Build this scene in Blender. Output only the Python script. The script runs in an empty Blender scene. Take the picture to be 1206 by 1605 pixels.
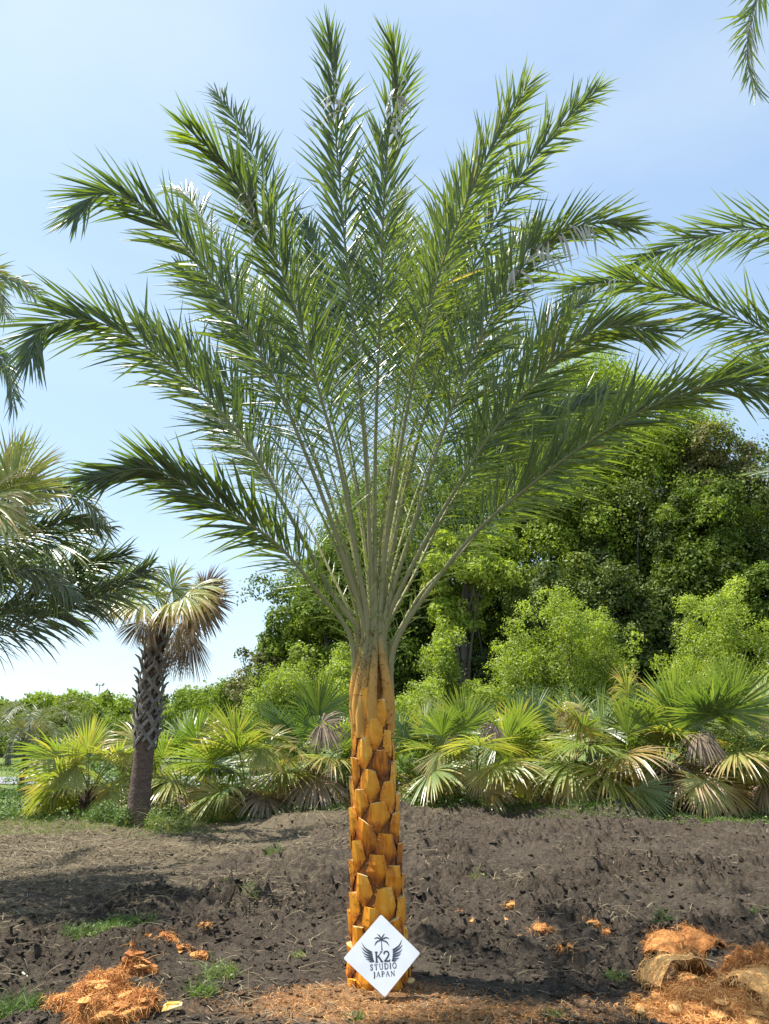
import bpy, math, random
import numpy as np
from mathutils import Vector, Matrix
R = math.radians
random.seed(7); rng = np.random.default_rng(7)
scene = bpy.context.scene
COL = scene.collection

# ------------------------------------------------------------------ camera
PITCH = 16.6; EYE = 1.6; LENS = 26.1
FPX = 1605*LENS/36.0
cam_d = bpy.data.cameras.new('camera'); cam = bpy.data.objects.new('camera', cam_d); COL.objects.link(cam)
cam_d.sensor_fit = 'VERTICAL'; cam_d.sensor_height = 36.0; cam_d.sensor_width = 27.0; cam_d.lens = LENS
cam_d.clip_start = 0.05; cam_d.clip_end = 3000
cam.location = (0, 0, EYE); cam.rotation_euler = (R(90+PITCH), 0, 0)
scene.camera = cam
scene.render.resolution_x = 769; scene.render.resolution_y = 1024

# ------------------------------------------------------------------ sky, sun, exposure
SUN = Vector((-0.97, 0.30, 2.1)).normalized()
w = bpy.data.worlds.new('World'); scene.world = w; w.use_nodes = True
nt = w.node_tree; bg = nt.nodes['Background']
sky = nt.nodes.new('ShaderNodeTexSky'); sky.sky_type = 'NISHITA'; sky.sun_disc = False
sky.sun_elevation = math.asin(SUN.z); sky.sun_rotation = math.atan2(SUN.x, SUN.y) % (2*math.pi)
sky.air_density = 1.0; sky.dust_density = 0.7; sky.ozone_density = 1.3
gm = nt.nodes.new('ShaderNodeGamma'); gm.inputs[1].default_value = 0.52      # the photograph's sky is very even
nt.links.new(sky.outputs[0], gm.inputs[0]); cm = nt.nodes.new('ShaderNodeMix'); cm.data_type = 'RGBA'; cm.blend_type = 'MULTIPLY'; cm.inputs[0].default_value = 1; cm.inputs[7].default_value = (1.03, 1.17, 1.27, 1)
nt.links.new(gm.outputs[0], cm.inputs[6]); hz = nt.nodes.new('ShaderNodeTexNoise'); hz.inputs['Scale'].default_value = 2.2; hz.inputs['Detail'].default_value = 6; tc = nt.nodes.new('ShaderNodeTexCoord')
mp = nt.nodes.new('ShaderNodeMapping'); mp.inputs['Scale'].default_value = (1, 1, 2.6); nt.links.new(tc.outputs['Generated'], mp.inputs['Vector']); nt.links.new(mp.outputs[0], hz.inputs['Vector'])
hr = nt.nodes.new('ShaderNodeMapRange'); hr.inputs[1].default_value = .45; hr.inputs[2].default_value = .8; hr.inputs[4].default_value = .32; nt.links.new(hz.outputs[0], hr.inputs[0])
hm = nt.nodes.new('ShaderNodeMix'); hm.data_type = 'RGBA'; nt.links.new(hr.outputs[0], hm.inputs[0]); nt.links.new(cm.outputs[2], hm.inputs[6]); hm.inputs[7].default_value = (2.5, 2.7, 2.8, 1)   # thin high haze
nt.links.new(hm.outputs[2], bg.inputs[0]); bg.inputs[1].default_value = 0.15
sd = bpy.data.lights.new('sun', 'SUN'); sd.energy = 3.6; sd.angle = R(0.5); sd.color = (1.0, 0.955, 0.88)
so = bpy.data.objects.new('sun', sd); COL.objects.link(so); so.rotation_euler = SUN.to_track_quat('Z', 'Y').to_euler()
scene.view_settings.view_transform = 'Standard'; scene.view_settings.look = 'None'
scene.view_settings.exposure = 1.42; scene.view_settings.gamma = 1.0

# ------------------------------------------------------------------ helpers
_th = R(PITCH); _c, _s = math.cos(_th), math.sin(_th)
def ray(px, py):
    dx = (px-603)/FPX; dz = (802.5-py)/FPX
    return np.array([dx, _c-dz*_s, _s+dz*_c])
def at(px, py, Y):                       # picture position + real distance -> point
    r = ray(px, py); return np.array([0, 0, EYE]) + r*(Y/r[1])
def on_ground(px, py):
    r = ray(px, py); z = 0.0
    for _ in range(6): k = (EYE-z)/-r[2]; z = .5*z+.5*float(gh(r[0]*k, r[1]*k, False))
    return np.array([r[0]*k, r[1]*k])

def tag(o, label=None, cat=None, group=None, kind=None):
    if label: o['label'] = label
    if cat: o['category'] = cat
    if group: o['group'] = group
    if kind: o['kind'] = kind
    return o
def empty(name, loc, rz=0.0):
    o = bpy.data.objects.new(name, None); COL.objects.link(o); o.location = loc; o.rotation_euler.z = rz
    o.empty_display_size = 0.2
    return o

class MB:
    """collects vertices and quads/tris; build() makes one mesh object"""
    def __init__(s): s.V = []; s.F = []; s.T = []; s.n = 0
    def add(s, V, F, tint=0.5, mat=0):
        V = np.asarray(V, float).reshape(-1, 3)
        if not isinstance(F, list): F = [F]
        for f in F:
            f = np.asarray(f, int)
            if len(f): s.F.append((f+s.n, mat))
        t = np.broadcast_to(np.asarray(tint, float).reshape(-1) if np.ndim(tint) else np.full(len(V), tint), (len(V),))
        s.V.append(V); s.T.append(t); s.n += len(V)
    def build(s, name, mats, parent=None, smooth=False, origin=None):
        if not isinstance(mats, (list, tuple)): mats = [mats]
        V = np.concatenate(s.V); T = np.concatenate(s.T)
        if origin is not None: V = V-np.asarray(origin)
        me = bpy.data.meshes.new(name)
        loops = np.concatenate([f.reshape(-1) for f, m in s.F])
        tot = np.concatenate([np.full(len(f), f.shape[1]) for f, m in s.F])
        mi = np.concatenate([np.full(len(f), m) for f, m in s.F])
        start = np.concatenate([[0], np.cumsum(tot)[:-1]])
        me.vertices.add(len(V)); me.vertices.foreach_set('co', V.astype(np.float32).ravel())
        me.loops.add(len(loops)); me.loops.foreach_set('vertex_index', loops.astype(np.int32))
        me.polygons.add(len(tot)); me.polygons.foreach_set('loop_start', start.astype(np.int32))
        me.polygons.foreach_set('material_index', mi.astype(np.int32))
        me.polygons.foreach_set('use_smooth', np.full(len(tot), bool(smooth)))
        for m in mats: me.materials.append(m)
        a = me.attributes.new('tint', 'FLOAT', 'POINT'); a.data.foreach_set('value', T.astype(np.float32))
        me.update(calc_edges=True); me.validate()
        o = bpy.data.objects.new(name, me); COL.objects.link(o)
        if parent is not None: o.parent = parent
        return o

def unit(a):
    a = np.asarray(a, float); return a/np.maximum(np.linalg.norm(a, axis=-1, keepdims=True), 1e-9)

def blades(mb, P, D, N, L, W, droop=0.0, m=4, prof=None, fold=0.35, tint=0.5, tip=0.0, G=(0, 0, -1), mat=0):
    """n folded leaf blades at once"""
    P = np.asarray(P, float).reshape(-1, 3); n = len(P)
    D = unit(np.broadcast_to(D, (n, 3))); N = np.broadcast_to(N, (n, 3)); G = np.broadcast_to(np.asarray(G, float), (n, 3))
    L = np.broadcast_to(L, (n,))[:, None]; W = np.broadcast_to(W, (n,))[:, None]
    dr = np.broadcast_to(droop, (n,))[:, None]; tint = np.broadcast_to(tint, (n,))
    ss = np.linspace(0, 1, m+1)
    if prof is None: prof = lambda s: np.clip(0.35+2.6*s, 0, 1)*np.clip((1-s)*2.2, 0, 1)**0.8
    c = P.copy(); V = np.zeros((n, m+1, 3, 3)); T = np.zeros((n, m+1, 3))
    for j, s in enumerate(ss):
        d = unit(D+G*dr*s*2)
        if j: c = c+unit(D+G*dr*(s+ss[j-1]))*L/m
        S = unit(np.cross(d, N)); Nn = np.cross(S, d)
        hw = W/2*max(prof(s), 0.02)
        V[:, j, 0] = c-S*hw+Nn*hw*fold; V[:, j, 1] = c; V[:, j, 2] = c+S*hw+Nn*hw*fold
        T[:, j, :] = (tint+tip*s**3)[:, None]
    base = (np.arange(n)*(m+1)*3)[:, None]
    F = []
    for j in range(m):
        for k in (0, 1):
            a = j*3+k; F.append(np.concatenate([base+a, base+a+1, base+a+4, base+a+3], 1))
    mb.add(V.reshape(-1, 3), np.concatenate(F), T.ravel(), mat)

def catmull(pts, n):
    p = np.asarray(pts, float); p = np.vstack([2*p[0]-p[1], p, 2*p[-1]-p[-2]])
    k = len(p)-3; out = []
    for t in np.linspace(0, k-1e-6, n):
        i = int(t); u = t-i; a, b, c, d = p[i:i+4]
        out.append(0.5*((2*b)+(-a+c)*u+(2*a-5*b+4*c-d)*u*u+(-a+3*b-3*c+d)*u**3))
    out = np.array(out)
    # even spacing
    seg = np.linalg.norm(np.diff(out, axis=0), axis=1); s = np.concatenate([[0], np.cumsum(seg)])
    q = np.linspace(0, s[-1], n)
    return np.stack([np.interp(q, s, out[:, i]) for i in range(3)], 1), s[-1]

def tube(mb, pts, rad, k=6, tint=0.5, mat=0, side=None, flat=1.0, cap=True):
    pts = np.asarray(pts, float); n = len(pts)
    rad = np.broadcast_to(rad, (n,)); T = unit(np.gradient(pts, axis=0))
    ref = np.array([0, 0, 1.0]) if abs(T[0][2]) < 0.9 else np.array([1.0, 0, 0])
    if side is None:
        A = []; a = unit(np.cross(T[0], ref))
        for t in T: a = unit(a-t*np.dot(a, t)); A.append(a)
        A = np.array(A)
    else: A = unit(side-T*np.sum(side*T, 1, keepdims=True))
    B = np.cross(T, A)
    ang = np.linspace(0, 2*np.pi, k, endpoint=False)
    V = pts[:, None]+rad[:, None, None]*(A[:, None]*np.cos(ang)[None, :, None]+B[:, None]*np.sin(ang)[None, :, None]*flat)
    i = np.arange(n-1)[:, None]*k; j = np.arange(k)[None]
    F = np.stack([i+j, i+(j+1) % k, i+k+(j+1) % k, i+k+j], -1).reshape(-1, 4)
    tt = np.repeat(np.broadcast_to(tint, (n,)), k)
    mb.add(V.reshape(-1, 3), F, tt, mat)
    if cap:
        for ring in (V[0][::-1], V[-1]):
            c = ring.mean(0); VV = np.vstack([ring, c]); a = np.arange(k)
            mb.add(VV, np.stack([a, (a+1) % k, np.full(k, k)], 1), float(tt[0] if ring is V[0] else tt[-1]), mat)

# value noise
def _h(i, j, s): 
    v = np.sin(i*127.1+j*311.7+s*74.7)*43758.5453; return v-np.floor(v)
def vn(x, y, s=0):
    xi = np.floor(x); yi = np.floor(y); xf = x-xi; yf = y-yi
    u = xf*xf*(3-2*xf); v = yf*yf*(3-2*yf)
    return (_h(xi, yi, s)*(1-u)+_h(xi+1, yi, s)*u)*(1-v)+(_h(xi, yi+1, s)*(1-u)+_h(xi+1, yi+1, s)*u)*v
def fbm(x, y, o=4, s=0):
    t = 0; a = 0.5
    for k in range(o): t = t+a*vn(x*2**k+k*17.3, y*2**k-k*9.1, s+k); a *= 0.5
    return t
def cells(x, y, s=0):                    # domed lumps (cellular noise)
    xi = np.floor(x); yi = np.floor(y); best = np.zeros(np.shape(x))
    for a in (-1, 0, 1):
        for b in (-1, 0, 1):
            i, j = xi+a, yi+b; d = (i+_h(i, j, s)-x)**2+(j+_h(i, j, s+5)-y)**2; q = _h(i, j, s+9)
            best = np.maximum(best, np.clip(1-d*2.4, 0, 1)**.75*(.15+q**1.3))
    return best*1.25
PX, PY = -0.035, 5.85                                         # trunk foot of the main palm
def sst(x, a, b): t = np.clip((x-a)/(b-a), 0, 1); return t*t*(3-2*t)
def gh(x, y, fine=True):
    x = np.asarray(x, float); y = np.asarray(y, float)
    near = 1-sst(y, 15.5, 20)
    z = 0.16*(fbm(x*0.35, y*0.35, 3, 3)-0.45)*sst(y, 6, 10)*(1-sst(y, 20, 60)*0.5)
    rid = np.exp(-((y-14.6-0.35*np.sin(x*0.9))/0.75)**2)*(0.10+0.30*fbm(x*0.8, y*0.5, 2, 9))*sst(x, -3.2, -1.6)*(1-sst(x, 3.8, 5.2))
    z = z+rid
    soil = 0.35+0.65*sst(x+0.35*(8-y), -3.5, -1.5)
    dp = np.hypot(x-PX, y-PY+0.2); calm = 0.22+0.78*np.minimum(sst(dp, 0.6, 1.9), sst(y+.25*np.abs(x-.4), 5.3, 6.1))
    if fine:
        w1 = fbm(x*2.3, y*2.3, 2, 21)
        z = z+near*soil*calm*(0.14*(0.4+0.6*sst(y, 6, 8))*(fbm(x*1.9, y*2.4, 2, 5)-0.4)
             + 0.09*(0.3+w1)*(1-np.abs(2*vn(x*5+w1*2, y*6, 11)-1))*fbm(x*4, y*4, 2, 2)
             + 0.085*(1-np.abs(2*vn(x*13+w1, y*13, 12)-1))*(vn(x*3.1, y*3.1, 31)+0.15)
             + 0.046*vn(x*27, y*27, 13)+0.020*vn(x*45, y*45, 14))
        k = near*soil*calm*(0.2+1.5*sst(fbm(x*1.1, y*1.1, 2, 77), .3, .55))
        z = z+near*soil*calm*0.20*(fbm(x*.8+3, y*1.9, 3, 51)-.44)*sst(y, 5.5, 7.5)-0.055*near*soil*calm+k*(0.045*cells(x*5.2+w1, y*6, 3)*sst(y, 5, 7)+0.048*cells(x*12.5, y*12.5+w1, 4)+0.040*cells(x*19, y*19, 6))
    z = z-0.05*np.exp(-(dp/1.1)**2)
    return z

# ------------------------------------------------------------------ materials
def newmat(name):
    m = bpy.data.materials.new(name); m.use_nodes = True; t = m.node_tree
    return m, t, t.nodes['Principled BSDF'], t.nodes['Material Output']
def nd(t, kind, **kw):
    n = t.nodes.new(kind)
    for k, v in kw.items(): setattr(n, k, v)
    return n
def ramp(t, stops, fac=None):
    r = nd(t, 'ShaderNodeValToRGB'); e = r.color_ramp.elements
    e[0].position, e[0].color = stops[0][0], (*stops[0][1], 1); e[1].position, e[1].color = stops[-1][0], (*stops[-1][1], 1)
    for p, c in stops[1:-1]: q = e.new(p); q.color = (*c, 1)
    if fac is not None: t.links.new(fac, r.inputs[0])
    return r
def noise_n(t, scale, detail=4, vec=None, rough=0.55):
    n = nd(t, 'ShaderNodeTexNoise'); n.inputs['Scale'].default_value = scale; n.inputs['Detail'].default_value = detail
    n.inputs['Roughness'].default_value = rough
    if vec is not None: t.links.new(vec, n.inputs['Vector'])
    return n
def math_n(t, op, a, b=None, c=None, clamp=False):
    n = nd(t, 'ShaderNodeMath', operation=op); n.use_clamp = clamp
    for i, v in enumerate((a, b, c)):
        if v is None: continue
        if isinstance(v, (int, float)): n.inputs[i].default_value = v
        else: t.links.new(v, n.inputs[i])
    return n.outputs[0]
def mix_c(t, f, a, b, mode='MIX'):
    n = nd(t, 'ShaderNodeMix', data_type='RGBA', blend_type=mode)
    for i, v in ((0, f), (6, a), (7, b)):
        if isinstance(v, (int, float)): n.inputs[i].default_value = v
        elif isinstance(v, tuple): n.inputs[i].default_value = (*v, 1)
        else: t.links.new(v, n.inputs[i])
    return n.outputs[2]
def objco(t): return nd(t, 'ShaderNodeTexCoord').outputs['Object']
def mapped(t, sc):
    m = nd(t, 'ShaderNodeMapping'); m.inputs['Scale'].default_value = sc; t.links.new(objco(t), m.inputs['Vector']); return m.outputs[0]
def bump(t, bs, h, strength=0.5, dist=0.01):
    b = nd(t, 'ShaderNodeBump'); b.inputs['Strength'].default_value = strength; b.inputs['Distance'].default_value = dist
    t.links.new(h, b.inputs['Height']); t.links.new(b.outputs[0], bs.inputs['Normal'])

def leaf_mat(name, stops, rough=0.42, trans=0.3, nscale=3.0, namp=0.25, tboost=(1.25, 1.45, 0.45), spec=0.5):
    m, t, bs, out = newmat(name)
    a = nd(t, 'ShaderNodeAttribute', attribute_name='tint')
    n = noise_n(t, nscale, 2, objco(t))
    f = math_n(t, 'ADD', a.outputs['Fac'], math_n(t, 'MULTIPLY', math_n(t, 'SUBTRACT', n.outputs[0], 0.5), namp))
    r = ramp(t, stops, f)
    t.links.new(r.outputs[0], bs.inputs['Base Color'])
    bs.inputs['Roughness'].default_value = rough; bs.inputs['Specular IOR Level'].default_value = spec
    if trans > 0:
        tr = nd(t, 'ShaderNodeBsdfTranslucent'); c = mix_c(t, 1.0, r.outputs[0], tboost, 'MULTIPLY')
        t.links.new(c, tr.inputs[0])
        mx = nd(t, 'ShaderNodeMixShader'); mx.inputs[0].default_value = trans
        t.links.new(bs.outputs[0], mx.inputs[1]); t.links.new(tr.outputs[0], mx.inputs[2]); t.links.new(mx.outputs[0], out.inputs[0])
    return m
def tint_mat(name, stops, rough=0.7, nscale=(20, 20, 20), namp=0.3, bs_=0.4, bd=0.004, spec=0.3):
    m, t, bs, out = newmat(name)
    a = nd(t, 'ShaderNodeAttribute', attribute_name='tint')
    n = noise_n(t, 1.0, 5, mapped(t, nscale), 0.65)
    f = math_n(t, 'ADD', a.outputs['Fac'], math_n(t, 'MULTIPLY', math_n(t, 'SUBTRACT', n.outputs[0], 0.5), namp))
    t.links.new(ramp(t, stops, f).outputs[0], bs.inputs['Base Color'])
    bs.inputs['Roughness'].default_value = rough; bs.inputs['Specular IOR Level'].default_value = spec
    bump(t, bs, n.outputs[0], bs_, bd)
    return m

M = {}
M['leaflet'] = leaf_mat('date_leaflet', [(0, (.050, .082, .040)), (.4, (.098, .142, .062)), (.7, (.175, .225, .062)), (.9, (.19, .22, .08)), (1, (.34, .28, .14))], 0.36, 0.40, 2.2, .6, (2.1, 2.2, .35), .75)
M['dry_leaflet'] = leaf_mat('dry_leaflet', [(0, (.30, .27, .18)), (.5, (.52, .50, .42)), (1, (.72, .72, .68))], .5, .3, 3, .3, (1, 1, .9), .4)
M['leaflet_grey'] = leaf_mat('grey_leaflet', [(0, (.06, .09, .055)), (.5, (.13, .165, .10)), (.8, (.21, .22, .13)), (1, (.28, .22, .13))], 0.42, 0.25)
M['rachis'] = tint_mat('frond_stalk', [(0, (.60, .30, .06)), (.12, (.50, .29, .08)), (.22, (.30, .27, .12)), (.5, (.25, .24, .11)), (1, (.12, .15, .06))], 0.55, (30, 30, 6), .06, .2, .002, .2)
M['boot'] = tint_mat('cut_leaf_base', [(0, (.12, .035, .012)), (.26, (.42, .12, .014)), (.50, (.82, .29, .018)), (.80, (.88, .43, .05)), (1, (.86, .62, .30))], 0.5, (26, 26, 6), .95, .35, .004, .25)
M['fibre'] = tint_mat('brown_fibre', [(0, (.05, .022, .012)), (.5, (.25, .105, .036)), (1, (.50, .24, .07))], 0.9, (60, 60, 14), .8, .9, .006, .1)
M['husk'] = tint_mat('orange_husk', [(0, (.10, .036, .014)), (.35, (.36, .14, .045)), (.7, (.64, .31, .10)), (1, (.84, .54, .22))], 0.85, (25, 25, 25), .5, .6, .005, .1)
M['fan'] = leaf_mat('fan_leaf', [(0, (.025, .055, .022)), (.3, (.085, .14, .045)), (.5, (.20, .26, .08)), (.68, (.40, .38, .13)), (.82, (.42, .30, .11)), (1, (.36, .26, .17))], 0.34, 0.36, 2, .2, (1.6, 1.7, .4), .7)
M['dead_fan'] = leaf_mat('dead_fan_leaf', [(0, (.10, .065, .045)), (.5, (.21, .15, .11)), (1, (.42, .33, .23))], 0.7, 0.12, 5, .5, (1.1, 1, .8), .2)
M['petiole'] = tint_mat('fan_leaf_stalk', [(0, (.09, .11, .03)), (.5, (.22, .24, .07)), (1, (.38, .26, .12))], .5, (10, 10, 10), .2, .2)
M['bark'] = tint_mat('grey_bark', [(0, (.03, .024, .02)), (.5, (.09, .075, .06)), (1, (.17, .15, .125))], .9, (5, 5, 1.5), .8, .8, .03)
M['redbark'] = tint_mat('red_brown_bark', [(0, (.05, .03, .024)), (.5, (.13, .090, .072)), (1, (.25, .19, .15))], .9, (15, 15, 24), 1.3, 1.0, .03)
M['oldbase'] = tint_mat('grey_old_leaf_base', [(0, (.07, .06, .055)), (.5, (.19, .175, .16)), (1, (.33, .30, .27))], .75, (12, 12, 12), .5, .4)
M['tree_yellow'] = leaf_mat('new_growth_foliage', [(0, (.09, .13, .02)), (.5, (.22, .30, .04)), (1, (.40, .46, .08))], .6, .36, .6, .5, (1.4, 1.5, .4), .2)
M['tree_mid'] = leaf_mat('mid_green_foliage', [(0, (.045, .07, .014)), (.5, (.125, .18, .026)), (1, (.26, .33, .045))], .6, .3, .6, .5, (1.4, 1.5, .4), .2)
M['tree_dark'] = leaf_mat('dark_foliage', [(0, (.028, .045, .014)), (.5, (.085, .12, .028)), (1, (.19, .23, .045))], .55, .22, .6, .5, (1.4, 1.5, .4), .2)
M['tree_olive'] = leaf_mat('olive_foliage', [(0, (.055, .07, .026)), (.5, (.13, .14, .05)), (1, (.25, .23, .09))], .6, .25, .6, .5, (1.4, 1.4, .5), .2)
M['bush'] = leaf_mat('bush_foliage', [(0, (.10, .135, .022)), (.5, (.25, .315, .045)), (1, (.42, .48, .085))], .55, .40, 1.2, .5, (1.4, 1.5, .4))
M['weed'] = leaf_mat('weed_leaf', [(0, (.04, .075, .02)), (.45, (.09, .16, .03)), (.7, (.19, .25, .06)), (1, (.36, .32, .16))], .55, .3, 2, .4)
M['straw'] = leaf_mat('dry_straw', [(0, (.09, .07, .045)), (.5, (.21, .165, .10)), (1, (.40, .33, .20))], .8, .1, 2, .4, (1, 1, 1), .2)

def ground_mat():
    m, t, bs, out = newmat('soil')
    co = objco(t); sx = nd(t, 'ShaderNodeSeparateXYZ'); t.links.new(co, sx.inputs[0]); X, Y = sx.outputs[0], sx.outputs[1]
    n1 = noise_n(t, 1.3, 5, co, .6); n2 = noise_n(t, 17, 8, co, .78); n3 = noise_n(t, 62, 6, co, .75); n4 = noise_n(t, .45, 4, co, .6)
    soil = ramp(t, [(.30, (.016, .012, .009)), (.44, (.062, .048, .035)), (.56, (.135, .105, .076)), (.76, (.27, .215, .155))], math_n(t, 'ADD', math_n(t, 'MULTIPLY', n2.outputs[0], .6), math_n(t, 'MULTIPLY', n3.outputs[0], .4)))
    dryp = math_n(t, 'MULTIPLY', math_n(t, 'SUBTRACT', n1.outputs[0], .46), 3.2, clamp=True); soilc = mix_c(t, math_n(t, 'MULTIPLY', dryp, .65), soil.outputs[0], mix_c(t, .6, soil.outputs[0], (.185, .155, .115), 'MIX'))
    straw = ramp(t, [(.3, (.10, .078, .05)), (.55, (.22, .175, .11)), (.8, (.36, .29, .18))], n3.outputs[0])
    # straw litter: mostly left and far
    msk = math_n(t, 'ADD', math_n(t, 'MULTIPLY', math_n(t, 'ADD', X, .3), -.24), math_n(t, 'MULTIPLY', math_n(t, 'SUBTRACT', Y, 11.2), .12))
    msk = math_n(t, 'ADD', msk, math_n(t, 'MULTIPLY', math_n(t, 'SUBTRACT', n1.outputs[0], .5), 2.2))
    msk = math_n(t, 'ADD', msk, math_n(t, 'MULTIPLY', math_n(t, 'SUBTRACT', n2.outputs[0], .5), 1.5))
    msk = math_n(t, 'MULTIPLY', msk, 1.5, clamp=True)
    c = mix_c(t, math_n(t, 'MULTIPLY', msk, .85), soilc, straw.outputs[0])
    # sawdust round the trunk foot and in front right of it
    def blob(cx, cy, rx, ry):
        a = math_n(t, 'POWER', math_n(t, 'DIVIDE', math_n(t, 'SUBTRACT', X, cx), rx), 2); b = math_n(t, 'POWER', math_n(t, 'DIVIDE', math_n(t, 'SUBTRACT', Y, cy), ry), 2)
        return math_n(t, 'SUBTRACT', 1.0, math_n(t, 'SQRT', math_n(t, 'ADD', a, b)))
    b = math_n(t, 'MAXIMUM', blob(-.1, 5.5, .75, .36), math_n(t, 'MULTIPLY', blob(.55, 5.12, 1.0, .34), .8)); b = math_n(t, 'MAXIMUM', b, math_n(t, 'MULTIPLY', blob(-.4, 5.25, 1.1, .30), .45)); b = math_n(t, 'MAXIMUM', b, math_n(t, 'MULTIPLY', blob(2.3, 5.2, .9, .5), .5))
    b = math_n(t, 'ADD', b, math_n(t, 'MULTIPLY', math_n(t, 'SUBTRACT', n1.outputs[0], .5), 1.1)); b = math_n(t, 'ADD', b, math_n(t, 'MULTIPLY', math_n(t, 'SUBTRACT', n2.outputs[0], .5), 1.3))
    b = math_n(t, 'MULTIPLY', b, 2.6, clamp=True)
    dust = ramp(t, [(.3, (.22, .11, .05)), (.55, (.47, .27, .13)), (.8, (.68, .46, .26))], n3.outputs[0])
    c = mix_c(t, math_n(t, 'MULTIPLY', b, .9), c, dust.outputs[0])
    # grass from the palm row on
    g = math_n(t, 'ADD', math_n(t, 'MULTIPLY', math_n(t, 'SUBTRACT', Y, 15.9), .8), math_n(t, 'MULTIPLY', math_n(t, 'SUBTRACT', n1.outputs[0], .5), 2.5), clamp=True)
    gr = ramp(t, [(.3, (.075, .12, .03)), (.55, (.17, .22, .055)), (.75, (.30, .30, .11))], math_n(t, 'ADD', math_n(t, 'MULTIPLY', n4.outputs[0], .6), math_n(t, 'MULTIPLY', n2.outputs[0], .4)))
    c = mix_c(t, g, c, gr.outputs[0])
    t.links.new(c, bs.inputs['Base Color']); bs.inputs['Roughness'].default_value = .95; bs.inputs['Specular IOR Level'].default_value = .15
    bump(t, bs, math_n(t, 'ADD', n2.outputs[0], math_n(t, 'MULTIPLY', n3.outputs[0], .6)), 1.0, .055)
    return m
M['ground'] = ground_mat()

# ------------------------------------------------------------------ ground sheet
def build_ground():
    xs = np.concatenate([-np.geomspace(7, 900, 60)[::-1], np.arange(-6.97, 6.97, .026), np.geomspace(7, 900, 60)])
    yn = [4.0]
    while yn[-1] < 18: yn.append(yn[-1]+.0044*yn[-1])
    ys = np.concatenate([np.linspace(-60, 3.9, 50), yn, np.geomspace(18.2, 1500, 120)])
    X, Y = np.meshgrid(xs, ys); Z = gh(X, Y)
    ny, nx = X.shape; V = np.stack([X, Y, Z], -1).reshape(-1, 3)
    i = np.arange(ny-1)[:, None]*nx; j = np.arange(nx-1)[None]
    F = np.stack([i+j, i+j+1, i+nx+j+1, i+nx+j], -1).reshape(-1, 4)
    mb = MB(); mb.add(V, F); tag(mb.build('ground', M['ground'], smooth=True), kind='structure')
    # road crossing behind the palm row
    m, t, bs, out = newmat('asphalt'); n = noise_n(t, 9, 6, objco(t), .7)
    t.links.new(ramp(t, [(.3, (.17, .175, .18)), (.7, (.27, .27, .27))], n.outputs[0]).outputs[0], bs.inputs['Base Color']); bs.inputs['Roughness'].default_value = .9
    c, _ = catmull([(-90, 33, 0), (-40, 30.5, 0), (-24, 28.2, 0), (-16, 27.7, 0), (-8, 27.4, 0), (0, 27.3, 0), (12, 27.4, 0), (40, 28.5, 0), (90, 31, 0)], 120)
    T = unit(np.gradient(c, axis=0)); S = np.stack([-T[:, 1], T[:, 0], T[:, 2]], 1)
    V = []
    for k in np.linspace(-2.2, 2.2, 7):
        p = c+S*k; p[:, 2] = gh(p[:, 0], p[:, 1])+.03; V.append(p)
    V = np.array(V); n_ = len(c); F = []
    for a in range(6):
        q = np.arange(n_-1); F.append(np.stack([a*n_+q, (a+1)*n_+q, (a+1)*n_+q+1, a*n_+q+1], 1))
    mb = MB(); mb.add(V.reshape(-1, 3), np.concatenate(F)); tag(mb.build('road', m), kind='structure')
build_ground()

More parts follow.
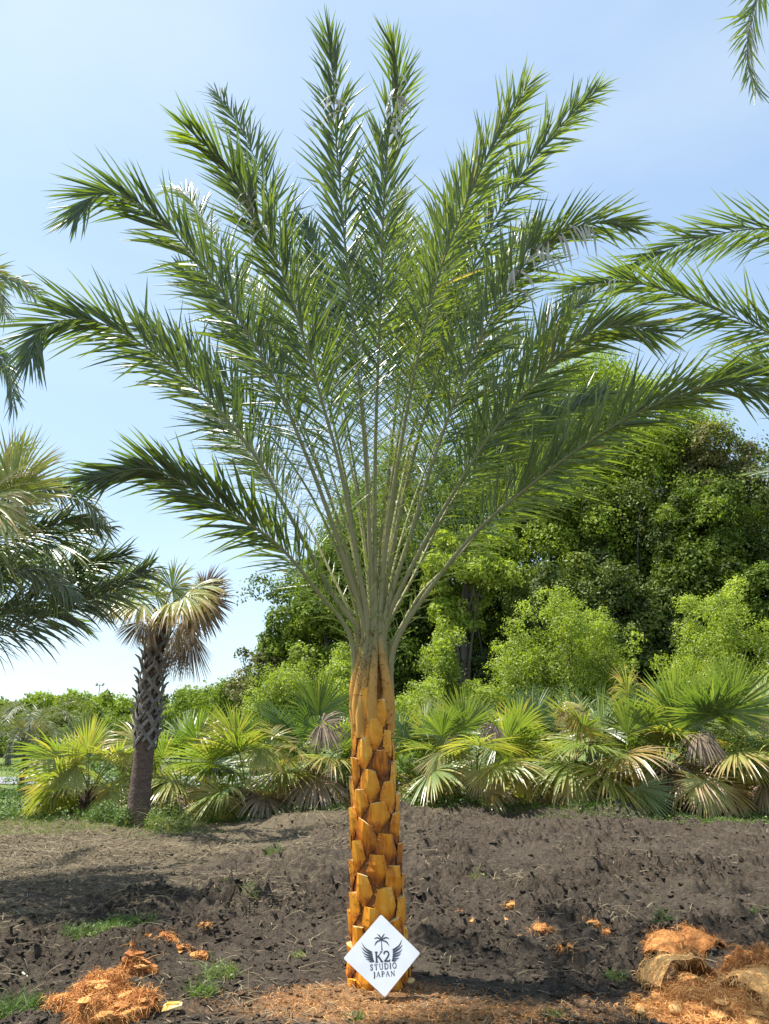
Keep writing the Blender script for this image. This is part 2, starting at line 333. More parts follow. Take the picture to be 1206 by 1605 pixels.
# ------------------------------------------------------------------ pinnate fronds (date palms)
VIEW = np.array([0, _c, _s])
def frond(parent, pts, name='frond', L=.5, W=.0205, npair=105, start=.17, open_=.6, twist=0, mat='leaflet', droop=.10, tint=.45, rb=.036, seed=0, fwd=(54, 17), origin=(0, 0, 0), gold=True, spread=.45, tips=0.0, label=None, drytip=0.0, dry=None):
    r = np.random.default_rng(seed); n = 160
    P, tot = catmull(pts, n); T = unit(np.gradient(P, axis=0))
    outd = unit(np.array([P[-1][0]-P[0][0], P[-1][1]-P[0][1], 0])+1e-6)
    N = np.array([0, 0, 1.0])*T@outd[:, None]*1.0 if False else (T@outd)[:, None]*np.array([0, 0, 1.0])-(T[:, 2:3])*outd
    S = unit(np.cross(T, N))
    V2 = unit(np.cross(T, -VIEW)); V2 = V2*np.sign(np.sum(V2*S, 1).mean() or 1)
    S = unit(S*(1-open_)+V2*open_); tw = R(twist)*np.linspace(0, 1, n)
    N = unit(np.cross(S, T)); S, N = S*np.cos(tw)[:, None]+N*np.sin(tw)[:, None], N*np.cos(tw)[:, None]-S*np.sin(tw)[:, None]
    # stalk
    q = np.linspace(0, 1, n)
    rad = np.interp(q, [0, .05, .12, .2, .5, 1], [rb*1.2, rb*.98, rb*.72, rb*.56, rb*.36, rb*.08])
    tq = q*.9 if gold else .3+q*.6
    mb = MB(); tube(mb, P[::4], rad[::4], 7, tint=np.interp(q[::4], [0, .04, .075, .12, 1], [0, .03, .13, .26, 1]) if gold else .3+q[::4]*.6, side=S[::4], flat=.62)
    if origin is not None: pass
    # leaflets
    lb = MB(); tube(lb, P[::4], rad[::4]*.45, 4, tint=.6, side=S[::4], flat=.5); u = np.linspace(start, .992, npair)
    u = start+(.992-start)*np.linspace(0, 1, npair)**.82; gap = r.random(40)
    for sgn in (-1, 1):
        uu = np.clip(u+r.normal(0, .004, npair), start, .995); k = (uu*(n-1)).astype(int)
        p = P[k]; t = T[k]; s = S[k]*sgn; nn = N[k]
        x = (uu-start)/(1-start)
        a = R(fwd[0])+(R(fwd[1])-R(fwd[0]))*x**.8+r.normal(0, .19, npair)
        lift = spread*(1.1-x*.75)*r.choice([-.7, .15, .9], npair)+r.normal(0, .08, npair)+.18
        d = t*np.cos(a)[:, None]+(s*np.cos(lift)[:, None]+nn*np.sin(lift)[:, None])*np.sin(a)[:, None]
        ll = L*np.interp(x, [0, .12, .35, .7, .92, 1], [.50, .80, 1, .95, .68, .46])*r.uniform(.72, 1.12, npair)
        ww = W*np.interp(x, [0, .15, .35, .8, 1], [.2, .45, 1, 1, .7])*r.uniform(.75, 1.2, npair)
        ll = np.where(gap[(uu*39).astype(int)] < .06, ll*r.uniform(.25, .9, npair), ll)
        bn = unit(nn+s*r.normal(0, .35, npair)[:, None]+t*r.normal(0, .3, npair)[:, None])
        ti = tint+r.normal(0, .10, npair)+(r.random(npair) < .03)*.35+drytip*(x > .72)*r.uniform(.2, 1, npair)
        dr = droop*r.uniform(.3, 1.8, npair)+drytip*(x > .72)*.6
        blades(lb, p, d, bn, ll, ww, dr, 4, None, .42, ti, .10)
    # short spines on the lower stalk
    ns = 14; uu = np.linspace(.06, start, ns); k = (uu*(n-1)).astype(int)
    for sgn in (-1, 1):
        d = T[k]*.8+S[k]*sgn*.6+r.normal(0, .25, (ns, 3))
        blades(lb, P[k], d, N[k], np.linspace(.08, .26, ns), .009, .02, 2, None, .3, tint+.25, .1)
    o = lb.build(name, M[mat], parent, origin=origin)
    rc = mb.build('rachis', M['rachis'], o, smooth=True, origin=origin)
    if dry:
        db = MB(); tube(db, P[int(dry[0]*(n-1)):int(dry[1]*(n-1))+1], .002, 4, .5); uu = r.uniform(dry[0], dry[1], dry[2]); k = (uu*(n-1)).astype(int); d = T[k]*.5+S[k]*r.choice([-1, 1], dry[2])[:, None]*.6+r.normal(0, .25, (dry[2], 3))-np.array([0, 0, .5])
        blades(db, P[k], d, unit(r.normal(0, 1, (dry[2], 3))), r.uniform(.14, .36, dry[2])*dry[3], .024, r.uniform(.8, 3.2, dry[2]), 5, None, .3, r.uniform(.6, 1, dry[2])); db.build('dry_leaflet_tuft', M['dry_leaflet'], o, origin=origin)
    if label: o['label'] = label
    return o

def px_frond(pts, Y0, Y1, bend=1.3):
    n = len(pts); return [at(x, y, Y0+(Y1-Y0)*(i/(n-1))**bend) for i, (x, y) in enumerate(pts)]

# ------------------------------------------------------------------ trunk of cut leaf bases
def boot_trunk(parent, H, rads, seed=1, rise=(.0245, .0285), lean=0.0, dark=0.0):
    """rads: list of (z, radius). straight trunk at local origin"""
    r = np.random.default_rng(seed); mb = MB(); EX = np.array([lean, 0, 0])
    rz = lambda z: np.interp(z, [a for a, b in rads], [b for a, b in rads])
    zz = np.linspace(-.1, H, 60); k = 40; ang = np.linspace(0, 2*np.pi, k, endpoint=False)
    Z, A = np.meshgrid(zz, ang, indexing='ij'); RR = rz(Z)*(.93+.05*vn(A*6, Z*30, 4))
    V = np.stack([RR*np.cos(A)+lean*Z, RR*np.sin(A), Z], -1).reshape(-1, 3)
    i = np.arange(59)[:, None]*k; j = np.arange(k)[None]
    mb.add(V, np.stack([i+j, i+(j+1) % k, i+k+(j+1) % k, i+k+j], -1).reshape(-1, 4), .45, 1)
    z = H-.02; idx = 0; GA = R(137.508); fz = []
    while z > -.06:
        a = idx*GA+r.normal(0, .04)+2.05; rad = rz(z); f = np.clip(z/H, 0, 1)
        wd = (.140+.034*(1-f))*r.uniform(.86, 1.14); h = .205*r.uniform(.92, 1.1); pro = (.021+.010*(1-f))*r.uniform(.75, 1.3)
        er = np.array([math.cos(a), math.sin(a), 0]); et = np.array([-math.sin(a), math.cos(a), 0]); ez = np.array([0, 0, 1.0])
        tl = r.normal(0, .010); rows = [(0, .66, 1.0), (-.30*h, .92, .80), (-.55*h, 1.0, .55), (-.80*h, .62, .28), (-h, .20, .04)]
        jit = r.uniform(-.18, .18); VV = []; tt = []
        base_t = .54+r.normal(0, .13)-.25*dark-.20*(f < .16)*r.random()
        for (v, ww, o_) in rows:
            for q, uq in enumerate((-1, -.26+jit, .30+jit, 1)):
                hw = wd/2*ww; u = uq*hw
                rr = rz(z+v); ro = math.sqrt(max(rr*rr-u*u, 1e-4))
                o2 = o_*pro*(1.0 if q in (1, 2) else .12)+.004
                VV.append(EX*(z+v)+er*(ro+o2)+et*u+ez*(z+v+tl*uq+(.006 if q in (1, 2) and v == 0 else 0))+r.normal(0, .0028, 3))
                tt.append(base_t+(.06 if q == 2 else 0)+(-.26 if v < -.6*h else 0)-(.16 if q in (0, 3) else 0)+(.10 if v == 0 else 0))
        F = []
        for a_ in range(4):
            for b_ in range(3): F.append((a_*4+b_, (a_+1)*4+b_, (a_+1)*4+b_+1, a_*4+b_+1))
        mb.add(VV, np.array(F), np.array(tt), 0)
        # cut top face, pale
        top = [VV[q]+0 for q in range(4)]; inn = [EX*z+er*(rz(z)*.86)+et*uq2*wd*.3+ez*(z+.004+tl*q_) for uq2, q_ in zip((-1, -.4, .4, 1), (-1, -.4, .4, 1))]
        lip = [p+ez*.0035 for p in top]
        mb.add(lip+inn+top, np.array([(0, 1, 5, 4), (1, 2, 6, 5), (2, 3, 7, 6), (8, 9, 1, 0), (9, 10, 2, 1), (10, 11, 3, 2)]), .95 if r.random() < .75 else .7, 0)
        for e in range(26):
            s_ = r.choice([-1, 1]); vv = -r.random()*h; ww_ = np.interp(-vv/h, [0, .28, .58, .82, 1], [.8, 1, .9, .5, .1])*wd/2
            p = EX*(z+vv)+er*(rz(z+vv)+.006)+et*s_*ww_*1.06+ez*(z+vv); fz.append((p, er*.5+et*s_*r.normal(0, .6)+ez*r.normal(.2, .8)))
        z -= rise[0]+(rise[1]-rise[0])*f; idx += 1
    P = np.array([a for a, b in fz]); D = np.array([b for a, b in fz])
    blades(mb, P, D, unit(r.normal(0, 1, P.shape)), r.uniform(.015, .05, len(P)), .004, .3, 2, None, .2, r.uniform(.2, .9, len(P)), 0, mat=1)
    return mb.build('trunk', [M['boot'], M['fibre']], parent)

# ------------------------------------------------------------------ the main date palm
palm = empty('date_palm', (PX, PY, float(gh(PX, PY, False))-.0))
tag(palm, 'tall date palm with golden trunk of cut leaf bases behind the white diamond sign', 'palm tree', 'feather palms')
PO = (PX, PY, palm.location.z)
LEAN = -.035
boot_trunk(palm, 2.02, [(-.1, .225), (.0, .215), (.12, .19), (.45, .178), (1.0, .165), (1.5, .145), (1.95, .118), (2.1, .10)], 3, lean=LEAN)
def crown_base(parent, z0, z1, rad, seed=5):
    r = np.random.default_rng(seed); mb = MB()
    zz = np.linspace(z0, z1, 14); k = 24; ang = np.linspace(0, 2*np.pi, k, endpoint=False)
    Z, A = np.meshgrid(zz, ang, indexing='ij'); RR = rad*np.interp(Z, [z0, z0+.25*(z1-z0), z1], [1, .95, .35])*(.9+.2*vn(A*3, Z*9, 2))
    i = np.arange(13)[:, None]*k; j = np.arange(k)[None]
    mb.add(np.stack([RR*np.cos(A)+LEAN*Z, RR*np.sin(A), Z], -1).reshape(-1, 3), np.stack([i+j, i+(j+1) % k, i+k+(j+1) % k, i+k+j], -1).reshape(-1, 4), .45)
    n = 900; a = r.uniform(0, 2*np.pi, n); z = r.uniform(z0, z1, n); rr = rad*np.interp(z, [z0, z1], [1, .5])
    P = np.stack([rr*np.cos(a)+LEAN*z, rr*np.sin(a), z], 1); D = np.stack([np.cos(a)*.5, np.sin(a)*.5, r.normal(.8, .7, n)], 1)+r.normal(0, .4, (n, 3))
    blades(mb, P, D, unit(r.normal(0, 1, (n, 3))), r.uniform(.04, .14, n), .005, .4, 3, None, .1, r.uniform(.2, .9, n))
    return mb.build('fibre_sheath', M['fibre'], parent)
crown_base(palm, 1.9, 2.42, .11)
def petiole_start(out, z, rad):
    a = math.atan2(out[1], out[0]); c, s = math.cos(a), math.sin(a)
    x = PX+LEAN*z; return [np.array([x+c*rad, PY+s*rad, PO[2]+z]), np.array([x+c*rad*1.12, PY+s*rad*1.12, PO[2]+z+.18])]
# (pixel path from above the trunk to the tip, depth at tip, open, leaflet length, outer?)
FR = [
 ([(550,1000),(500,930),(440,858),(370,808),(300,765),(230,735),(140,752)], 5.0, .75, .42, 1, {}),
 ([(560,985),(530,945),(450,800),(390,700),(300,600),(200,525),(125,500),(65,518),(40,575)], 5.15, .85, .52, 1, {}),
 ([(571,985),(548,900),(510,790),(475,700),(425,585),(350,460),(300,395),(250,345),(195,308),(150,306),(112,345)], 5.0, .85, .52, 1, {}),
 ([(572,985),(552,890),(500,730),(430,560),(365,425),(320,345),(285,300),(255,300)], 7.9, .6, .45, 0, dict(tint=.6)),
 ([(576,985),(560,880),(535,740),(508,640),(485,560),(455,460),(420,375),(375,290),(330,235),(292,205)], 4.6, .8, .50, 1, dict(dry=(.80, .88, 16, .8))),
 ([(578,985),(562,880),(540,740),(505,590),(470,450),(430,330),(385,215),(337,142)], 6.9, .75, .48, 0, {}),
 ([(583,985),(580,850),(572,700),(558,540),(543,400),(533,290),(525,190),(522,110),(514,45)], 5.0, .85, .46, 1, dict(dry=(.88, .95, 14, .6))),
 ([(588,985),(588,750),(592,600),(598,450),(602,320),(610,210),(624,130),(612,60)], 4.9, .85, .46, 1, dict(dry=(.87, .96, 26, .8))),
 ([(596,985),(608,830),(630,690),(655,560),(685,440),(720,345),(755,265),(795,190),(828,132)], 5.2, .75, .50, 1, dict(tint=.62)),
 ([(598,985),(618,850),(655,690),(695,560),(733,440),(775,345),(825,265),(885,190),(945,132)], 5.7, .75, .46, 1, dict(tint=.5)),
 ([(601,985),(640,850),(680,720),(720,610),(768,500),(815,425),(870,370),(930,350),(995,352)], 5.1, .8, .50, 1, dict(dry=(.74, .94, 34, 1), tint=.56)),
 ([(604,985),(650,880),(712,770),(770,680),(830,608),(890,545),(960,512),(1038,522)], 5.3, .8, .48, 1, {}),
 ([(618,1015),(680,915),(750,830),(830,762),(905,705),(985,655),(1065,620),(1140,602),(1210,618)], 5.2, .8, .50, 1, {}),
 ([(617,1005),(660,930),(720,870),(780,800),(850,740),(905,700),(935,695)], 6.9, .8, .42, 0, {}),
 ([(606,985),(650,900),(700,800),(750,730),(800,690),(860,640),(905,620)], 7.6, .7, .45, 0, dict(tint=.5)),
 ([(560,985),(520,900),(470,800),(420,740),(370,690),(330,640)], 7.6, .7, .45, 0, {}),
 ([(574,985),(555,870),(520,740),(480,620),(440,520),(405,455),(375,430)], 8.4, .6, .45, 0, dict(tint=.5)),
 ([(582,985),(570,850),(545,700),(520,580),(495,480),(480,400)], 8.2, .6, .45, 0, dict(tint=.6)),
 ([(588,985),(585,850),(575,700),(565,560),(560,450),(565,370)], 8.4, .6, .45, 0, {}),
 ([(592,985),(600,850),(615,700),(630,560),(640,450),(650,350)], 8.2, .6, .45, 0, dict(tint=.66)),
 ([(595,985),(612,850),(640,710),(670,590),(700,490),(735,420)], 8.2, .6, .46, 0, dict(tint=.66)),
 ([(598,985),(625,860),(665,740),(710,640),(755,560),(810,510)], 7.9, .6, .46, 0, dict(tint=.6)),
 ([(590,985),(596,860),(610,740),(622,620),(628,500),(620,390),(628,300)], 6.6, .6, .44, 0, dict(tint=.6)),
 ([(585,985),(575,860),(560,760),(540,640),(515,520),(500,420),(478,345)], 6.5, .6, .44, 0, dict(tint=.45)),
 ([(594,985),(606,860),(628,740),(660,630),(690,520),(712,420),(742,330)], 6.8, .6, .44, 0, dict(tint=.66)),
 ([(566,985),(535,880),(490,780),(430,690),(350,600),(270,540),(215,505)], 6.6, .7, .46, 0, {}),
 ([(570,985),(545,870),(505,750),(450,630),(390,530),(330,460),(280,420)], 6.3, .7, .48, 0, dict(tint=.45)),
 ([(600,985),(635,860),(690,740),(750,640),(820,560),(880,500),(925,470)], 6.7, .7, .46, 0, dict(tint=.55)),
 ([(602,985),(650,880),(720,780),(800,700),(880,650),(950,615)], 6.4, .7, .46, 0, dict(tint=.45)),
 ([(597,985),(615,850),(650,700),(695,580),(750,480),(800,400),(845,350)], 6.4, .7, .46, 0, dict(tint=.68)),
 ([(593,985),(603,850),(622,700),(650,560),(680,450),(700,360),(735,270)], 5.9, .75, .48, 0, dict(tint=.72)),
]
for i, (pp, Y1, op, L, outer, kw) in enumerate(FR):
    pts = px_frond(pp, PY-.02+(Y1-PY)*.04, Y1)
    o2 = np.array([(pts[3] if len(pts) > 3 else pts[-1])[0]-PX, (pts[3])[1]-PY]); o2 = o2/np.linalg.norm(o2)
    st = petiole_start(o2, 1.62+.1*(i % 3) if outer else 1.98, .125 if outer else .05)
    path = st+pts[0:]
    loc = [p-np.array(PO) for p in path]
    kw = dict(kw); kw.setdefault('tint', .38 if pp[-1][0] < 560 else .52); frond(palm, loc, L=L*1.22, open_=op, seed=100+i, npair=165 if outer else 115, rb=.036 if outer else .024, start=.30 if outer else .42, origin=None, **kw)  # right-hand and back fronds tinted yellower: sun through the leaflets put into colour


# ------------------------------------------------------------------ sign
def build_sign():
    B = at(603, 1563, 5.36); B[2] = gh(B[0], B[1], False)+.005
    top = at(597.5, 1433, 5.60); up = unit(top-B); right = np.array([1.0, 0.03, 0]); right = unit(right-up*np.dot(right, up)); nrm = unit(np.cross(right, up))
    if nrm[1] > 0: nrm = -nrm
    O = np.array([0, 0, EYE])
    def pr(px, py, off=0.0):
        r = ray(px, py); k = np.dot(B-O, nrm)/np.dot(r, nrm); return O+r*k+nrm*off
    root = empty('diamond_sign', B); tag(root, 'white diamond-shaped sign board with winged palm emblem leaning on the golden trunk', 'sign')
    # board with rounded corners
    cs = [(597.5, 1433), (659, 1494), (603.5, 1563), (538.5, 1502)]; pts = []
    for i, c in enumerate(cs):
        c = np.array(c, float); a = np.array(cs[i-1], float); b = np.array(cs[(i+1) % 4], float); ra = 3.0
        p0 = c+(a-c)/np.linalg.norm(a-c)*ra; p1 = c+(b-c)/np.linalg.norm(b-c)*ra
        for t in np.linspace(0, 1, 6): pts.append((1-t)**2*p0+2*t*(1-t)*c+t*t*p1)
    f = [pr(*p) for p in pts]; bk = [p-nrm*.006 for p in f]; n = len(f)
    mb = MB(); V = f+bk+[np.mean(f, 0), np.mean(bk, 0)]; i = np.arange(n); j = (i+1) % n
    mb.add(V, [np.stack([i, j, np.full(n, 2*n)], 1), np.stack([j+n, i+n, np.full(n, 2*n+1)], 1), np.stack([i, i+n, j+n, j], 1)], .5)
    m, t, bs, out = newmat('white_board'); n_ = noise_n(t, 6, 3, objco(t)); t.links.new(ramp(t, [(.3, (.60, .62, .64)), (.7, (.70, .71, .72))], n_.outputs[0]).outputs[0], bs.inputs['Base Color']); bs.inputs['Roughness'].default_value = .28
    mb.build('board', m, root, origin=B)
    k, t, bs, out = newmat('dark_print'); bs.inputs['Base Color'].default_value = (.035, .038, .05, 1); bs.inputs['Roughness'].default_value = .5
    Z = lambda x, y: (530+x/8.04, 1420+y/8.04)
    def ribbon(mb, pts, wid, n=10):
        c, _ = catmull([(x, y, 0) for x, y in pts], n) if len(pts) > 2 else (np.linspace([*pts[0], 0], [*pts[1], 0], n), 0)
        T = unit(np.gradient(c, axis=0)); S = np.stack([-T[:, 1], T[:, 0]], 1); w = np.interp(np.linspace(0, 1, n), np.linspace(0, 1, len(wid)), wid)/2
        V = [pr(*Z(*(c[q, :2]+S[q]*w[q]*s_)), .0012) for s_ in (1, -1) for q in range(n)]; q = np.arange(n-1)
        mb.add(V, np.stack([q, q+1, n+q+1, n+q], 1))
    pm = MB()
    ribbon(pm, [(547, 432), (551, 490), (554, 552)], [8, 10, 13]); ribbon(pm, [(540, 555), (570, 553)], [3, 6, 3])
    for q in ([(548, 432), (500, 400), (450, 412)], [(548, 432), (530, 385), (494, 352)], [(548, 432), (562, 385), (590, 347)], [(548, 432), (600, 398), (650, 412)], [(548, 432), (492, 448), (460, 502)], [(548, 432), (608, 450), (648, 502)]):
        ribbon(pm, q, [6, 17, 15, 2])
    pm.build('palm_emblem', k, root, origin=B)
    for sg in (0, 1):
        wm = MB()
        L = [[(298, 460), (345, 535), (428, 588)], [(293, 515), (345, 572), (435, 615)], [(303, 570), (352, 612), (438, 640)], [(322, 625), (368, 648), (443, 662)], [(350, 670), (395, 678), (448, 678)], [(385, 700), (420, 700), (456, 690)]]
        Rr = [[(806, 422), (770, 500), (690, 560)], [(817, 484), (770, 540), (692, 588)], [(812, 540), (770, 585), (690, 615)], [(797, 597), (752, 625), (688, 640)], [(772, 648), (735, 665), (685, 662)], [(742, 680), (712, 692), (680, 680)]]
        for q in (Rr if sg else L): ribbon(wm, q, [2, 13, 22, 24])
        wm.build('wing_emblem', k, root, origin=B)
    # lettering drawn as strokes (x right, y up in a unit box)
    th, tn = .17, .07
    G = {'K': (.95, [((.2, 0), (.2, 1), th), ((.85, .98), (.27, .45), tn), ((.42, .58), (.85, .02), th), ((.02, .02), (.4, .02), tn), ((.02, .98), (.4, .98), tn), ((.66, .02), (1.0, .02), tn), ((.66, .98), (.98, .98), tn)]),
         '2': (.8, [((.08, .74), (.15, .93), (.42, 1.0), (.72, .88), (.72, .62), (.42, .32), (.08, .05), .14), ((.05, .07), (.82, .07), .15), ((.82, .02), (.88, .24), tn)]),
         'S': (.62, [((.78, .74), (.72, .93), (.45, .98), (.18, .84), (.22, .62), (.68, .42), (.8, .2), (.5, .02), (.2, .08), (.12, .28), .15)]),
         'T': (.8, [((.5, 0), (.5, .96), th), ((.08, .95), (.92, .95), tn), ((.08, .78), (.08, .97), tn), ((.92, .78), (.92, .97), tn), ((.32, .02), (.68, .02), tn)]),
         'U': (.85, [((.2, .97), (.2, .3), (.32, .06), (.55, .02), (.75, .12), (.8, .35), (.8, .97), .12), ((.04, .97), (.38, .97), tn), ((.66, .97), (.96, .97), tn)]),
         'D': (.85, [((.2, 0), (.2, .98), th), ((.2, .96), (.6, .92), (.86, .68), (.86, .32), (.6, .06), (.2, .03), .12), ((.04, .02), (.3, .02), tn), ((.04, .97), (.3, .97), tn)]),
         'I': (.42, [((.5, 0), (.5, .97), .18), ((.15, .02), (.85, .02), tn), ((.15, .97), (.85, .97), tn)]),
         'O': (.85, [((.5, .99), (.18, .8), (.1, .5), (.2, .18), (.5, .01), (.8, .18), (.9, .5), (.82, .8), (.5, .99), .13)]),
         'J': (.45, [((.55, .97), (.55, .1), (.4, -.15), (.05, -.22), .22), ((.25, .97), (.85, .97), tn)]),
         'A': (.85, [((.12, .02), (.48, .98), tn), ((.48, .98), (.85, .02), th), ((.25, .35), (.7, .35), tn), ((.0, .02), (.28, .02), tn), ((.68, .02), (1.0, .02), tn)]),
         'P': (.7, [((.25, 0), (.25, .97), .19), ((.25, .96), (.7, .92), (.88, .73), (.7, .5), (.3, .46), .12), ((.05, .02), (.5, .02), tn), ((.05, .97), (.3, .97), tn)]),
         'N': (.9, [((.18, .02), (.18, .97), tn), ((.15, .97), (.84, .03), th), ((.84, .02), (.84, .97), tn), ((.03, .02), (.34, .02), tn), ((.68, .97), (1.0, .97), tn)])}
    lm = MB()
    def word(txt, x0, y0, x1, y1, h, gap):
        tot = sum(G[c][0] for c in txt)+gap*(len(txt)-1); ux = np.array([x1-x0, y1-y0])/tot; d = np.array([x1-x0, y1-y0]); d = d/np.linalg.norm(d); up_ = np.array([d[1], -d[0]])*h; x = 0
        for c in txt:
            wc, st = G[c]
            for s_ in st:
                p = [np.array([x0, y0])+ux*(x+q[0]*wc)+up_*q[1] for q in s_[:-1]]
                ribbon(lm, [tuple(v) for v in p], [s_[-1]*h], 4 if len(p) == 2 else 14)
            x += wc+gap
    word('K2', 468, 712, 668, 700, 134, .06); word('STUDIO', 408, 812, 742, 784, 74, .16); word('JAPAN', 447, 896, 720, 880, 66, .16)
    lm.build('lettering', k, root, origin=B)
build_sign()

# ------------------------------------------------------------------ foliage trees and bushes
def crown_leaves(mb, cen, rad, n, size, r, flat=.92, up=.25, tints=None, aspect=.5):
    """leaf-sized faces gathered in clumps"""
    w_ = rad**2; k = r.choice(len(cen), n, p=w_/w_.sum())
    d = unit(r.normal(0, 1, (n, 3))); d[:, 2] = np.where(d[:, 2] < -.6, -d[:, 2], d[:, 2])
    rr = rad[k]*(r.uniform(.45, 1.08, n)**.6)
    lump = 1+.45*(vn(d[:, 0]*2.6+k*3.1, d[:, 1]*2.6+d[:, 2]*2.2, 6)-.5)*2
    P = cen[k]+d*(rr*lump)[:, None]*np.array([1, 1, flat])
    N = unit(d*.8+np.array([0, 0, up])+r.normal(0, .55, (n, 3))); a = unit(np.cross(N, r.normal(0, 1, (n, 3)))); b = np.cross(N, a)
    s = size*r.uniform(.6, 1.25, n)
    V = np.stack([P-a*s[:, None], P+b*(s*aspect)[:, None]-a*(s*.1)[:, None], P+a*s[:, None], P-b*(s*aspect)[:, None]-a*(s*.1)[:, None]], 1)
    t = tints[k]+r.normal(0, .10, n)
    mb.add(V.reshape(-1, 3), np.arange(n*4).reshape(n, 4), np.repeat(t, 4))
def tree(name, label, cat, group, x, y, h, rx, ry, zlow, ncl, nleaf, size, mat, seed, rt=.25, crad=(.17, .30), tint=.5, tvar=.16, lean=0, twigs=0, twigmat='bark', spray=False):
    r = np.random.default_rng(seed); z0 = float(gh(x, y, False)); root = empty(name, (x, y, z0)); tag(root, label, cat, group)
    rz = (h-zlow)/2; zc = zlow+rz
    d = unit(r.normal(0, 1, (ncl, 3))); f = r.uniform(.25, 1, ncl)**.42
    az = np.arctan2(d[:, 1], d[:, 0]); lob = 1+.22*np.sin(az*3+seed)+.14*np.sin(az*5+seed*2+d[:, 2]*4)
    cr = r.uniform(*crad, ncl)*min(rx, rz)
    cen = np.stack([d[:, 0]*f*(rx-cr*.7)*lob, d[:, 1]*f*(ry-cr*.7)*lob, zc+d[:, 2]*f*(rz-cr*.7)], 1)
    cen[:, 2] = np.where(cen[:, 2] < zlow, zlow+r.uniform(0, .15, ncl)*h, cen[:, 2]); cen[:, 0] += lean*(cen[:, 2]/h)
    if spray:
        ns = max(9, int(ncl/6)); st = r.uniform(-1, 1, (ns, 2)); st[:, 0] *= rx*.78; st[:, 1] *= ry*.7
        tp = h*(1-.42*np.abs(st[:, 0]/rx)**1.6)*r.uniform(.84, 1.0, ns); k_ = np.arange(ncl) % ns; f_ = r.uniform(.16, 1, ncl)**.8
        cen = np.stack([st[k_, 0]*(.35+.65*f_)+r.normal(0, .16, ncl)*(1.1-f_), st[k_, 1]*(.35+.65*f_)+r.normal(0, .16, ncl), zlow+(tp[k_]-zlow-.12)*f_], 1)
        cr = r.uniform(.6, 1.25, ncl)*np.interp(f_, [.1, .5, 1], [.50, .44, .26])*min(rx, 1.5)/1.3
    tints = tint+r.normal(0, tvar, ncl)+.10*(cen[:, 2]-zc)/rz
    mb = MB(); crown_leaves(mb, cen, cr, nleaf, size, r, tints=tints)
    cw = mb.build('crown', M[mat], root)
    tb = MB(); hh = zc+rz*.3
    pts = np.array([[r.normal(0, rt*.4)+lean*(q**1.2), r.normal(0, rt*.4), hh*q-.1*(q == 0)] for q in np.linspace(0, 1, 7)]); pts[0][:2] = 0
    tube(tb, catmull(pts, 16)[0], np.linspace(rt*1.25, rt*.3, 16), 8, .5)
    lim = r.choice(ncl, min(ncl, 14+twigs), replace=False)
    for q in lim:
        k = r.uniform(.15, .8); s_ = np.array([np.interp(k*6, range(7), pts[:, i]) for i in range(3)]); e = cen[q]
        mid = (s_+e)/2+r.normal(0, .08, 3)*h*.3+np.array([0, 0, -.03*h])
        tube(tb, catmull([s_, mid, e], 8)[0], np.linspace(rt*.42*(1-k*.5), rt*.06, 8), 5, .5, cap=False)
        for e2 in range(3 if twigs else 2):
            ee = e+unit(r.normal(0, 1, 3))*cr[q]*.95; tube(tb, [mid*.3+e*.7, (mid+e+ee)/3+r.normal(0, .05, 3)*cr[q], ee], [rt*.12, rt*.07, rt*.03], 4, .7, cap=False)
    tb.build('trunk', M[twigmat], root, smooth=True)
    return root
def wx(px, Y): return (px-603)/FPX*Y*1.0/ (1/ (_c)) if False else at(px, 1150, Y)[0]
def zt(py, Y): return at(603, py, Y)[2]

G1 = 'tall trees of the wood'
T_ = 'tree'
trees = [
 # px, Y, toppx, halfwidth, zlow, nclumps, nleaf, mat, tint, label
 (560, 33, 790, 3.4, .8, 90, 36000, 'tree_mid', .50, 'rounded mid-green tree left of the golden palm trunk, its edge against the sky'),
 (505, 30.5, 885, 1.9, .4, 60, 22000, 'tree_mid', .58, 'lower leafy tree at the left end of the wood, against open sky'),
 (640, 36, 690, 4.0, 2.0, 70, 30000, 'tree_mid', .72, 'light green tree directly behind the petioles of the tall palm'),
 (735, 30.5, 815, 1.8, 5.2, 26, 15000, 'tree_yellow', .80, 'yellow-green leafy tree just right of the palm petioles, dark hollow below'),
 (805, 37, 640, 4.3, 2.5, 70, 34000, 'tree_mid', .60, 'mid-green tree between yellow-green small tree and the bright-topped tall one'),
 (950, 37, 562, 5.6, 9.0, 95, 56000, 'tree_yellow', .68, 'tallest tree of the wood with a bright yellow-green top'),
 (1075, 34.5, 620, 4.0, 4.5, 75, 40000, 'tree_mid', .95, 'leafy tree right of the tallest one under the lowest palm frond'),
 (870, 33.5, 715, 3.4, 1.5, 60, 30000, 'tree_mid', .88, 'mid-green tree with dark limbs in front of the tallest tree'),
 (1020, 32.5, 745, 3.2, 1.0, 56, 26000, 'tree_dark', .42, 'dark evergreen tree above the gap between the bright bushes'),
 (1195, 34, 655, 2.9, 8.0, 50, 20000, 'tree_olive', .7, 'brownish olive tree at the right edge, topmost there'),
 (1150, 31, 745, 2.7, 3.6, 46, 20000, 'tree_mid', .30, 'shaded green tree at the right edge below the brownish crown'),
 (1185, 29.5, 835, 2.2, 1.2, 36, 18000, 'tree_mid', .42, 'dense round-headed tree at the right edge above the tall bush'),
 (925, 30.5, 865, 2.7, .8, 44, 20000, 'tree_dark', .55, 'low dark tree behind the widest bright bush'),
 (720, 34, 870, 4.2, .5, 60, 24000, 'tree_dark', .38, 'very dark shaded tree filling the hollow right of the golden trunk'),
 (1075, 30.5, 900, 2.6, .5, 44, 18000, 'tree_dark', .40, 'dark tree behind the gap left of the right-hand bush'),
 (1260, 33, 700, 4.2, 1.5, 60, 22000, 'tree_dark', .55, 'dark tree mostly cut off by the right edge of the picture'),
]
